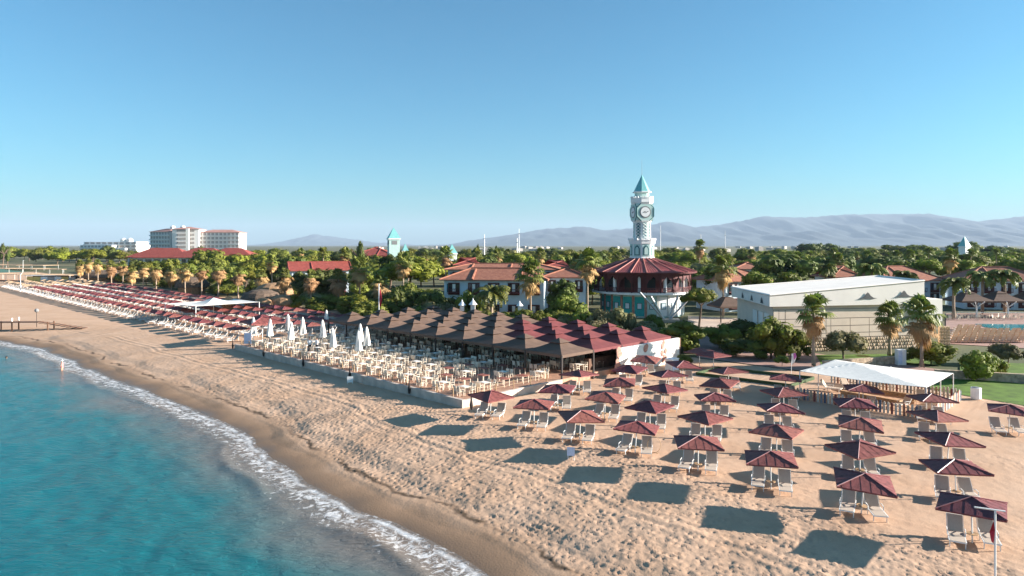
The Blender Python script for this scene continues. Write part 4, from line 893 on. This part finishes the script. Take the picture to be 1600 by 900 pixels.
for i in range(26):     # shrubs between the canopies and the villas
    u = 48 + i * 2.9 + tr.uniform(-1, 1); p = UV(u, 77.5 + tr.uniform(0, 9)); tree('shrub', 'shrub in the hedge right behind the canopies, %s from the right' % nth(i), 'shrub', p, tr.uniform(2.8, 4.4), tr.uniform(5, 8), tr.choice([B, SH, OL, OL]), 'hedge behind canopies', True)
for i in range(16):
    px = 560 + i * 9 + tr.uniform(-4, 4); p = PD(px, tr.uniform(112, 150)); tree('leafy_tree', 'small garden tree left of the long villa, %s from the left' % nth(i), 'tree', p, tr.uniform(4, 6.5), tr.uniform(5, 8), tr.choice([B, PI_, DK]), 'garden trees left of the villa')
for i in range(14):
    px = 860 + i * 20 + tr.uniform(-6, 6); p = PD(px, tr.uniform(152, 185)); tree('leafy_tree', 'garden tree around and behind the rotunda, %s from the left' % nth(i), 'tree', p, tr.uniform(7, 9.8), tr.uniform(7, 11), tr.choice([B, PI_, PI_]), 'garden trees behind the rotunda')
# belts of trees behind
occ = [(685, 925, 131), (1125, 1205, 147), (450, 548, 196), (1300, 1480, 160), (1500, 1600, 150)]
def belt(n, x0, x1, D0, D1, y0, y1, w0, w1, word):
    xs_ = sorted(x0 + (x1 - x0) * (i + .5) / n + tr.uniform(-.5, .5) * (x1 - x0) / n for i in range(n))
    for i, px in enumerate(xs_):
        D = tr.uniform(D0, D1); p, h = at_top(px, tr.uniform(y0, y1), D); w = tr.uniform(w0, w1) * D / F
        key = tr.choices([PI_, B, DK, OL], [5, 3, 2, 1])[0]
        tree('pine_tree' if key is PI_ else 'leafy_tree', '%s tree in the %s, %s from the left' % ({'pine': 'bright round pine', 'broad': 'leafy green', 'dark_leaf': 'dark green', 'olive': 'grey olive'}[key[1]], word, nth(i)), 'tree', p, h, w, key, 'trees in the ' + word)
belt(30, 375, 1640, 205, 250, 394, 402, 55, 85, 'nearest belt behind the villas')
belt(38, 300, 1640, 270, 360, 388, 394, 48, 75, 'middle belt behind the villas')
belt(46, 120, 1640, 420, 620, 384.5, 389, 36, 60, 'far belt towards the hills')
belt(12, 1240, 1640, 640, 760, 377, 384, 40, 60, 'tall dark line at far right')
belt(22, -20, 210, 480, 700, 383, 393, 26, 42, 'far left belt behind the beach')
belt(18, 275, 520, 195, 240, 408, 422, 36, 56, 'gardens behind the beach palms')
belt(12, 125, 275, 285, 330, 405, 416, 24, 38, 'gardens behind the farthest beach palms')
belt(12, 215, 450, 250, 300, 402, 410, 36, 55, 'belt before the left hotel')
for i, (px, yt, D) in enumerate([(563, 372, 260), (747, 380, 420), (775, 381, 420), (4, 378, 430), (12, 382, 440)]):
    p, h = at_top(px, yt, D); tree('cypress_tree', ['dark cypress left of the distant square tower', 'thin dark cypress above the pines, left of two', 'thin dark cypress above the pines, right of two', 'tall tree at far left edge', 'second tall tree at far left edge'][i], 'tree', p, h, 5, ('cypress', 'dark_leaf'))

# ------------------------------------------------------------ white shade tent and picket fence
U0, U1, V0, V1 = 15.4, 25.6, 62.9, 71.6; HE = 2.45
t = thing('shade_tent', 'large white fabric shade tent over the picket fenced play area', 'tent')
nu_, nv_ = 24, 20; P = np.zeros((nu_ + 1, nv_ + 1, 3))
for i in range(nu_ + 1):
    for j in range(nv_ + 1):
        a, b_ = i / nu_, j / nv_; k = 1 - abs(2 * b_ - 1); tt = a * 2 % 1 if a < 1 else 1.0
        f = min(a / .66 if a < .66 else (1 - a) / .34, k); z_ = HE + .6 * f ** 1.1 - .12 * math.sin(math.pi * a) * (1 - k) - .06 * math.sin(math.pi * b_) * (abs(2 * a - 1) > .97)
        P[i, j] = UV(U0 + (U1 - U0) * a, V0 + (V1 - V0) * b_, z_)
o = grid_obj('fabric_roof', P, nu_ + 1, nv_ + 1, M['cloth_white'], smooth=False); o.parent = t
so_ = o.modifiers.new('thickness', 'SOLIDIFY'); so_.thickness = .03
for u, v in [(U0, V0), (U0, V1), (U1, V0), (U1, V1), ((U0 + U1) / 2, V0), ((U0 + U1) / 2, V1), (U0, (V0 + V1) / 2), (U1, (V0 + V1) / 2)]: MB().tube(UV(u, v, -.1), UV(u, v, HE - .02), .045, n=7).build('tent_post', 'white_metal', t)
t = thing('picket_fence', 'low fence of red, blue, cream and grey pickets round the white tent', 'fence')
pk = [[MB().add([(-.09, -.02, 0), (.09, -.02, 0), (.09, -.02, h), (0, -.02, h + .09), (-.09, -.02, h), (-.09, .02, 0), (.09, .02, 0), (.09, .02, h), (0, .02, h + .09), (-.09, .02, h)], [(0, 1, 2, 3, 4), (9, 8, 7, 6, 5), (0, 5, 6, 1), (1, 6, 7, 2), (2, 7, 8, 3), (3, 8, 9, 4), (4, 9, 5, 0)]).mesh('picket', 'picket%d' % c) for h in (.88, .98)] for c in range(6)]
a = UV(U0 - .5, V0 - .6); b_ = UV(U1 + .7, V0 - .6); c = UV(U1 + .7, V1 + .6); d = UV(U0 - .5, V1 + .6); npk = 0
for (p, q) in ((b_, a), (a, d), (d, c)):
    L_ = (q - p).length; k = int(L_ / .3); an = math.atan2((q - p).y, (q - p).x)
    for i in range(k):
        s = p + (q - p) * (i + .5) / k; cc_ = [0, 1, 0, 2, 3, 1, 4, 5, 0, 2][(npk * 7 + npk // 3) % 10]; npk += 1; ob('picket', pk[cc_][tr.random() < .5], t, (s.x, s.y, tr.uniform(-.03, .02)), an + tr.uniform(-.05, .05))
    for zz in (.3, .72): MB().box(((p + q) / 2 + Vector((.03, .05, zz))), (L_, .03, .07), an).build('rail', 'tan_wood', t)
for i, (u, v) in enumerate([(18.0, 65.2), (17.2, 68.5), (23.4, 69.5), (24.4, 68.0)]): tag(ob('sun_lounger', jl, None, UV(u, v, .02), R(200 + 40 * i)), 'white lounger inside the fence under the white tent, %s' % ['front right', 'back right', 'back left', 'left'][i], 'lounger')
t = thing('timber_platform', 'low dark timber platform edge inside the picket fence', 'platform')
for p, q in ((UV(17.5, 70), UV(24, 70.4)), (UV(17.5, 70), UV(18.4, 66.4)), (UV(18.4, 66.4), UV(23.5, 67.2))): MB().box((p + q) / 2 + Vector((0, 0, .18)), ((q - p).length, .18, .36), math.atan2((q - p).y, (q - p).x)).build('beam', 'tan_wood', t)
# ball court boards
t = thing('ball_court', 'ball court on the sand edged with dark green boards', 'court')
cr = [G(1088, 586), G(1122, 577), G(1272, 593), G(1236, 605)]
for p, q in ((cr[0], cr[3]), (cr[1], cr[2]), (cr[0], cr[1]), (cr[3], cr[2])): MB().box((p + q) / 2 + Vector((0, 0, .14)), ((q - p).length, .1, .34), math.atan2((q - p).y, (q - p).x)).build('edge_board', 'green_board', t)
# flag gallows, signs, bin, boxes
p = PD(1555, 28.5); p.z = sandz(p); t = thing('flag_gallows', 'white pole with short top arm and hanging red flag at lower right', 'flag pole', p)
MB().tube((0, 0, -.3), (0, 0, 3.05), .04, n=8).build('pole', 'white_metal', t); MB().tube((-.8, .1, 3.12), (.38, -.05, 3.0), .035, n=7).build('arm', 'white_metal', t)
MB().add([(-.06, 0, 2.6), (-.22, .03, 2.1), (-.2, -.05, 1.75), (-.05, .02, 1.62), (-.03, -.03, 2.2)], [(0, 1, 4), (1, 2, 3, 4), (4, 1, 0), (4, 3, 2, 1)]).build('flag', 'flag_red', t)
def sign(lab, px, py, w, h, z0=.3, m='sign_blue', legs=True, zz=None):
    p = G(px, py); p.z = sandz(p) if zz is None else zz; t = thing('beach_sign', lab, 'sign', p, R(tr.uniform(-15, 15)))
    MB().box((0, 0, z0 + h / 2), (w, .04, h)).build('board', m, t)
    for s in (-1, 1): MB().tube((s * w * .4, .05, -.1), (s * w * .4, .05, z0 + h), .025).build('leg', 'white_metal', t)
    return t
sign('small blue white notice board in front of third parasol loungers', 892, 716, .5, .55, .25); sign('white folding notice board on sand below the terrace wall, left', 547, 598, .6, .6, .15, 'white_paint'); sign('small white notice on sand below the terrace wall, right', 659, 613, .35, .6, .25, 'white_paint')
p = PD(1592, 27.6); p.z = sandz(p); t = thing('beach_sign', 'pale blue notice board at the lower right corner', 'sign', p, R(-8)); MB().box((.1, 0, .45), (.7, .04, .45)).build('board', 'sign_blue', t)
for s in (-1, 1): MB().tube((s * .22 + .1, .04, -.2), (s * .22 + .1, .04, .65), .03).build('leg', 'white_metal', t)
sign('pale blue board at the near end of the far lounger rows', 387, 543, 1.0, 1.5, .5)
t = thing('litter_bin', 'white round litter bin on the sand before the lawn', 'bin', G(1525, 624)); MB().lathe([(.34, 0), (.42, .1), (.42, 1.0), (.45, 1.05), (.4, 1.08), (.3, 1.08)], 12).build('bin_body', 'white_paint', t); MB().lathe([(.3, 1.08), (.28, 1.12), (.1, 1.14)], 12).build('bin_lid', 'ornament', t)
t = thing('service_box', 'white and grey service cabinet on the lawn edge behind the tent', 'cabinet', G(1407, 570)); MB().box((0, 0, .9), (.95, .7, 1.8)).build('body', 'white_paint', t); MB().box((-.2, -.37, .95), (.42, .04, 1.5)).build('door', 'sign_blue', t)
t = thing('pennant', 'pink and white feather pennant on the paving', 'flag', G(1236, 586)); MB().tube((0, 0, 0), (.1, 0, 2.3), .025).build('pole', 'white_metal', t); f = MB().add([(-.02, 0, 1.0), (.35, .02, 1.3), (.6, -.02, 2.0), (.45, .02, 2.4), (.1, 0, 2.3)], [(0, 1, 2, 3, 4), (4, 3, 2, 1, 0)]).build('sail', 'white_paint', t); MB().add([(.3, -.03, 1.6), (.6, -.04, 2.0), (.45, -.03, 2.41), (.25, -.03, 2.3)], [(0, 1, 2, 3)]).build('sail_panel', 'pink', t)
t = thing('wire_hoop', 'thin round wire hoop on stand right of fourth parasol', 'hoop', G(1022, 709)); p = MB()
for k in range(16): p.tube((.45 * math.cos(k * .3927), 0, .6 + .55 * math.sin(k * .3927)), (.45 * math.cos((k + 1) * .3927), 0, .6 + .55 * math.sin((k + 1) * .3927)), .018, n=4)
p.build('hoop', 'tan_wood', t); MB().tube((-.3, 0, 0), (0, 0, .1), .02).tube((.3, 0, 0), (0, 0, .1), .02).build('stand', 'tan_wood', t)
t = thing('flag_pole', 'white flag pole with red flag behind the canopies', 'flag pole', PD(592, 106)); MB().tube((0, 0, 0), (0, 0, 8), .07).build('pole', 'white_metal', t); MB().add([(0, 0, 7.2), (0, 0, 4.6), (.35, .05, 4.4), (.5, -.05, 5.6), (.3, .05, 7.0)], [(0, 1, 2, 3, 4), (4, 3, 2, 1, 0)]).build('flag', 'flag_red', t)
# ------------------------------------------------------------ pier, huts, sail at the left
t = thing('bathing_pier', 'narrow timber pier on posts crossing the sand to the water', 'pier')
A = Vector((-72.5, 116, -.1)); Bp = Vector((-112, 114, .5)); k = 44
for i in range(k):
    c = A + (Bp - A) * (i + .5) / k; ck = Vector((c.x, c.y, min(1.0, -.1 + .14 * i))); MB().box(ck, ((Bp - A).length / k - .06, 1.7, .09), math.atan2((Bp - A).y, (Bp - A).x)).build('deck_plank', 'brown_wood', t)
for i, x in enumerate((-78, -84, -87, -92, -95.5, -101, -107)):
    for s in (-1, 1): MB().tube((x, 115.5 + s * .8, -2.4), (x, 115.5 + s * .8, 1.6 if i % 2 else 1.1), .11, n=7).build('pier_post', 'brown_wood', t); (MB().tube((x, 115.5 + s * .8, 1.2), (x, 115.5 + s * .8, 1.75), .125, n=7).build('post_sleeve', 'white_paint', t) if i % 2 else None)
t = thing('pier_lamp', 'round lamp on post at the landward end of the pier', 'lamp', (-80.4, 115.5, .4)); MB().tube((0, 0, -.3), (0, 0, 2.3), .04).build('pole', 'dark_post', t); MB().lathe([(.02, 2.2), (.28, 2.35), (.34, 2.55), (.28, 2.75), (.02, 2.9)], 10).build('lamp_head', 'ornament', t)
t = thing('white_board_post', 'tall white board on the pier', 'sign', (-88.8, 115.3, .45)); MB().box((0, 0, 1.4), (.5, .1, 2.2)).build('board', 'white_paint', t); MB().tube((0, .08, -.2), (0, .08, 2.5), .04).build('pole', 'white_metal', t)
def dome(lab, px, D, w, h, m, flat=1.0):
    t = thing('straw_hut', lab, 'hut', PD(px, D), tr.uniform(0, 1)); r = w / 2
    MB().lathe([(r * .8, 0), (r * .82, h * .5)], 14).build('hut_wall', 'straw', t); MB().lathe([(r * 1.04, h * .42), (r * .98, h * .62), (r * .82, h * .82), (r * .5, h * .95), (r * .08, h)], 14).build('thatch', m, t); return t
dome('big rounded straw hut with thatch at the end of parasol rows', 442, 146, 5.8, 3.4, 'straw'); dome('orange straw hut drum left of the big rounded hut', 412, 143, 3.6, 3.0, 'straw'); dome('dark thatched hut behind the orange straw drum', 408, 150, 8.5, 4.3, 'straw_dark'); dome('brown thatched hut behind the huts cluster', 428, 160, 9, 5.2, 'straw'); dome('small straw hut left of the white sail', 357, 138, 2.6, 3.6, 'straw')
dome('brown thatched hut among shrubs behind the promenade palms', 300, 195, 9, 5, 'straw_dark'); dome('low thatched hut behind the leftmost palms', 165, 262, 18, 4.5, 'straw_dark')
t = thing('sail_shade', 'white peaked fabric sail over the far parasol rows', 'sail')
cs = [Vector((-65, 128, 3.0)), Vector((-56.5, 122, 3.1)), Vector((-48.5, 131, 3.1)), Vector((-57, 139, 3.1))]; ap = Vector((-56.8, 130, 4.0)); n_ = 10; vs = []; mb = MB()
for k in range(4):
    a, b_ = cs[k], cs[(k + 1) % 4]
    grid = [[(a + (b_ - a) * (j / n_)) * (1 - i / n_) + ap * (i / n_) - Vector((0, 0, .55 * math.sin(math.pi * i / n_))) for j in range(n_ + 1)] for i in range(n_ + 1)]
    for i in range(n_):
        for j in range(n_): mb.add([grid[i][j], grid[i][j + 1], grid[i + 1][j + 1], grid[i + 1][j]], [(0, 1, 2, 3)])
o = mb.build('fabric', 'cloth_white', t); s_ = o.modifiers.new('thickness', 'SOLIDIFY'); s_.thickness = .03
for c in cs: MB().tube((c.x, c.y, 0), (c.x, c.y, c.z + .05), .08).build('mast', 'white_metal', t)
MB().tube((ap.x, ap.y, 0), (ap.x, ap.y, 3.95), .1).build('mast', 'white_metal', t)
# beach bar and pale shade roofs at far left
for i, (x0, x1, py, w, D) in enumerate([(-30, 125, 428, 9, 265), (-60, 110, 420, 9, 330), (-80, 80, 415, 10, 390)]):
    t = thing('shade_roof', 'long pale flat shade roof on far left beach, %s from the viewer' % nth(i), 'shade roof'); a = PD(x0, D + 12); b_ = PD(x1, D - 6); L_ = (b_ - a).length; c = (a + b_) / 2; an = math.atan2((b_ - a).y, (b_ - a).x)
    for k in range(8): q = a + (b_ - a) * (k + .5) / 8; MB().box((q.x, q.y, 2.6 + .05 * (k % 2)), (L_ / 8 - .15, w, .12), an).build('roof_panel', 'straw_pale', t)
    for k in range(9):
        for s in (-1, 1): q = a + (b_ - a) * k / 8; MB().tube((q.x - s * math.sin(an) * w * .45, q.y + s * math.cos(an) * w * .45, 0), (q.x - s * math.sin(an) * w * .45, q.y + s * math.cos(an) * w * .45, 2.6), .08).build('post', 'white_metal', t)
t = thing('beach_kiosk', 'beach kiosk with yellow panels beyond the straw parasols', 'kiosk'); a = G(42, 441); b_ = G(118, 441); an = math.atan2((b_ - a).y, (b_ - a).x); L_ = (b_ - a).length
for k, m in enumerate(['yellow', 'yellow', 'white_paint', 'hotel_shade', 'white_paint', 'yellow', 'hotel_shade']): q = a + (b_ - a) * (k + .5) / 7; MB().box((q.x, q.y, 1.1), (L_ / 7 - .1, .3, 2.0), an).build('wall_panel', m, t)
MB().box(((a + b_) / 2 + Vector((0, 1.5, 2.5))), (L_ + 1, 4, .2), an).build('roof', 'theatre_white', t); MB().box(((a + b_) / 2 + Vector((0, 3.2, 1.2))), (L_, .2, 2.4), an).build('back_wall', 'brown_wood', t)
for i, (px, py) in enumerate([(32, 456), (145, 441), (36, 425)]): t = thing('beach_mast', 'thin white mast on the far left beach, %s from the left' % nth([0, 2, 1][i]), 'mast', G(px, py)); MB().tube((0, 0, 0), (0, 0, [5.5, 5, 6][i]), .12, .08).build('pole', 'white_metal', t); MB().box((0, 0, [5.4, 4.9, 5.9][i]), (.5, .2, .3)).build('head', 'white_paint', t)
# ------------------------------------------------------------ left hotels and pavilions
def block(t, c, w, dep, z0, floors, fh, nw, an, m='hotel', roof=None, slabs=True):
    h = floors * fh; R_ = Matrix.Rotation(an, 4, 'Z'); wl_ = lambda x, y, z: tuple(Vector(c) + R_ @ Vector((x, y, z)))
    MB().box(wl_(0, dep / 2, z0 + h / 2), (w, dep, h), an).build('wall', m, t)
    wm = MB().box((0, 0, 0), (w / nw * .66, .25, fh * .58)).mesh('window', 'hotel_shade'); sl = MB().box((0, 0, 0), (w, 1.3, .9)).mesh('balcony', m)
    for f in range(floors):
        for k in range(nw): ob('window', wm, t, wl_(-w / 2 + w * (k + .5) / nw, -.05, z0 + f * fh + fh * .58), an)
        if slabs: ob('balcony', sl, t, wl_(0, -.62, z0 + f * fh + .35), an)
    if roof: mb = MB(); hip(mb, -w / 2, w / 2, 0, dep, h, h + roof, .8); mb.v = [wl_(v[0], v[1], v[2] + z0) for v in mb.v]; mb.build('roof', 'hotel_roof', t)
t = thing('hotel', 'large white hotel with red roof and balcony floors at left', 'hotel'); D = 600
block(t, PD(250, D + 6), 25, 18, 0, 7, 3.7, 7, R(-24), roof=3.0); block(t, PD(290, D - 6), 22, 20, 0, 8, 3.5, 1, R(8), slabs=False, roof=2.2); block(t, PD(342, D), 35, 18, 0, 7, 3.6, 10, R(2), roof=2.6)
MB().box(PD(293, D - 7.5, 15), (2.6, 1.2, 27), R(8)).build('stair_tower', 'plaster', t)
for px in (270, 286): MB().lathe([(2.2, 27), (2.2, 30.5), (.5, 31.5)], 10, c=PD(px, D + 12)[:2]).build('roof_dome', 'hotel', t)
block(t, PD(305, D - 30), 60, 12, 0, 2, 4.2, 12, R(2), slabs=False)
t = thing('terraced_hotel', 'stepped white hotel with columns left of the large hotel', 'hotel'); D = 720
for i, (px, w, fl) in enumerate([(150, 36, 4), (172, 60, 5), (195, 34, 4)]): block(t, PD(px, D + i * 8), w, 20, 0, fl, 3.5, 9, R(-6))
for i in range(9): MB().tube(PD(153 + i * 4.2, D - 25, 0), PD(153 + i * 4.2, D - 25, 9), .8, n=8).build('column', 'hotel', t)
MB().box(PD(171, D - 24, 10), (34, 4, 2)).build('entablature', 'hotel', t)
for px, r in ((193, 3), (203, 3)): MB().lathe([(r, 15), (r, 20), (r * .4, 21.5)], 10, c=PD(px, D + 10)[:2]).build('roof_tank', 'hotel', t)
for i, (px, w, D) in enumerate([(232, 20, 350), (252, 25, 335), (309, 25, 335), (355, 24, 335)]):
    t = thing('hotel_pavilion', 'red hip roofed pavilion before the large hotel, %s from the left' % nth(i), 'pavilion', PD(px, D), R(2)); zb = 3.2
    MB().box((0, 8, zb / 2 - .1), (w + 1, 17, zb)).build('podium', 'hotel', t); mb = MB(); hip(mb, -w / 2, w / 2, 0, 16, 7.9, 12.6, 1.2); mb.build('roof', 'red_roof', t); MB().box((0, 8, 7.4), (w, 16, .7)).build('cornice', 'hotel', t); MB().box((0, 9, 5.2), (w - 3, 13, 4)).build('inner_wall', 'hotel_shade', t)
    for k in range(7): MB().box((-w / 2 + w * k / 6, .2, 5.2), (.7, .7, 4)).build('column', 'hotel', t)
    MB().box((0, .1, 3.9), (w, .15, 1.1)).build('railing', 'hotel', t)
# far town on the plain, masts
hs_ = [MB().box((0, 0, h / 2), (w, w * .8, h)).add([(-w * .5, -w * .4, h), (w * .5, -w * .4, h), (w * .5, w * .4, h), (-w * .5, w * .4, h), (0, 0, h + 2.5)], [(0, 1, 4), (1, 2, 4), (2, 3, 4), (3, 0, 4)]).mesh('town_house', 'house') for w, h in ((12, 6), (16, 9), (22, 6))]
for i, px in enumerate(sorted(tr.uniform(560, 1620) for _ in range(75))):
    D = tr.uniform(1300, 3800); tag(ob('town_house', tr.choice(hs_), None, PD(px, D, -.05), tr.uniform(0, 3)), 'tiny pale building on the hazy plain, %s from the left' % nth(i), 'building', 'far town buildings')
for i, (px, yt, D) in enumerate([(757, 366, 900), (808, 372, 700), (811, 357, 1100), (1032, 352, 1200), (1095, 366, 700), (1133, 361, 1200)]):
    t = thing('lattice_mast', 'thin distant mast on the skyline, %s of six from the left' % nth(i), 'mast', PD(px, D)); h = ZY(yt, D); MB().tube((0, 0, 0), (0, 0, h), .6, .25, 4).build('mast_shaft', 'grey_steel', t); MB().box((0, 0, h * .8), (2.2, .4, .8)).build('antenna_panel', 'grey_steel', t)
# ------------------------------------------------------------ people
def person(lab, loc, rz, joints, edges, radii, mats, name='person'):
    t = thing(name, lab, 'person', loc, rz)
    me = bpy.data.meshes.new('body'); me.from_pydata(joints, edges, []); o = ob('body', me, t); me.materials.append(M[mats[0]])
    o.modifiers.new('skin', 'SKIN')
    for k, r in enumerate(radii): me.skin_vertices[0].data[k].radius = (r[0], r[1]) if isinstance(r, tuple) else (r, r)
    me.skin_vertices[0].data[0].use_root = True
    s = o.modifiers.new('sub', 'SUBSURF'); s.levels = 1; s.render_levels = 1; return t
def standing(lab, loc, rz, skinm, lean=0):
    J = [(0, 0, .95), (0, 0, 1.15), (0, 0, 1.38), (0, 0, 1.5), (0, 0.02, 1.62), (0, .02, 1.74), (.18, 0, 1.4), (.27, .03, 1.14), (.22, .18, .98), (-.18, 0, 1.4), (-.27, .03, 1.14), (-.22, .18, .98), (.1, 0, .88), (.11, .02, .5), (.11, -.02, .08), (.11, .14, .04), (-.1, 0, .88), (-.11, .05, .5), (-.11, 0, .08), (-.11, .16, .04)]
    E = [(0, 1), (1, 2), (2, 3), (3, 4), (4, 5), (2, 6), (6, 7), (7, 8), (2, 9), (9, 10), (10, 11), (0, 12), (12, 13), (13, 14), (14, 15), (0, 16), (16, 17), (17, 18), (18, 19)]
    Rr = [(.16, .11), (.15, .1), (.17, .1), .055, .09, .085, .06, .045, .035, .06, .045, .035, .09, .065, .045, .035, .09, .065, .045, .035]
    return person(lab, loc, rz, J, E, Rr, [skinm])
def clothes(t, shirt, trousers, hat=None):
    MB().lathe([(.19, .92), (.2, 1.15), (.22, 1.36), (.12, 1.49), (.06, 1.52)], 12).build('shirt', shirt, t).scale = (1, .72, 1)
    if trousers:
        mb = MB(); [mb.tube((s * .1, 0, .96), (s * .11, .01, .1), .12, .075, 9) for s in (-1, 1)]; mb.build('trousers', trousers, t)
        mb = MB(); [mb.tube((s * .19, 0, 1.42), (s * .275, .03, 1.15), .085, .065, 8) for s in (-1, 1)]; mb.build('sleeves', shirt, t)
    MB().lathe([(.06, 1.66), (.105, 1.72), (.1, 1.8), (.04, 1.85)], 10).build('hair' if not hat else 'hat', hat or 'hair', t)
for i, (px, lab) in enumerate(((484, 'waiter in white shirt and dark trousers on terrace, left'), (495, 'waiter in white shirt and dark trousers on terrace, right'))):
    t = standing(lab, G(px, 550, TZ), R(200 - 60 * i), 'skin'); clothes(t, 'shirt', 'trousers')
t = standing('person in white hat and swimsuit standing knee deep in the sea', G(97, 586, -1.65), R(100), 'skin'); clothes(t, 'swimsuit', None, 'shirt')
t = thing('person', 'person swimming with only dark haired head above the water', 'person', G(10, 560, -1.22), R(40)); MB().lathe([(.05, -.3), (.09, -.1), (.1, .02), (.115, .12), (.1, .22), (.05, .28)], 12).build('body', 'skin', t, True); MB().lathe([(.118, .1), (.122, .2), (.1, .28), (.03, .31)], 12).build('hair', 'hair', t, True); MB().lathe([(.05, -.32), (.2, -.2), (.23, -.1), (.1, -.03)], 12).build('shoulders', 'skin', t, True)

# ------------------------------------------------------------ haze
hz = MB().box((0, 0, 470), (64000, 64000, 980)).build('haze', 'white_paint'); hz['kind'] = 'stuff'; hz['label'] = 'thin pale haze over the plain and hills'
hz.location.z = 0
hm = bpy.data.materials.new('haze'); hm.use_nodes = True; hn = hm.node_tree; hn.nodes.remove(hn.nodes['Principled BSDF'])
pv = hn.nodes.new('ShaderNodeVolumePrincipled'); pv.inputs['Density'].default_value = 4.2e-5; pv.inputs['Color'].default_value = (0.50, 0.62, 0.79, 1); pv.inputs['Anisotropy'].default_value = 0.0
hn.links.new(pv.outputs[0], hn.nodes['Material Output'].inputs['Volume']); hz.data.materials.clear(); hz.data.materials.append(hm)
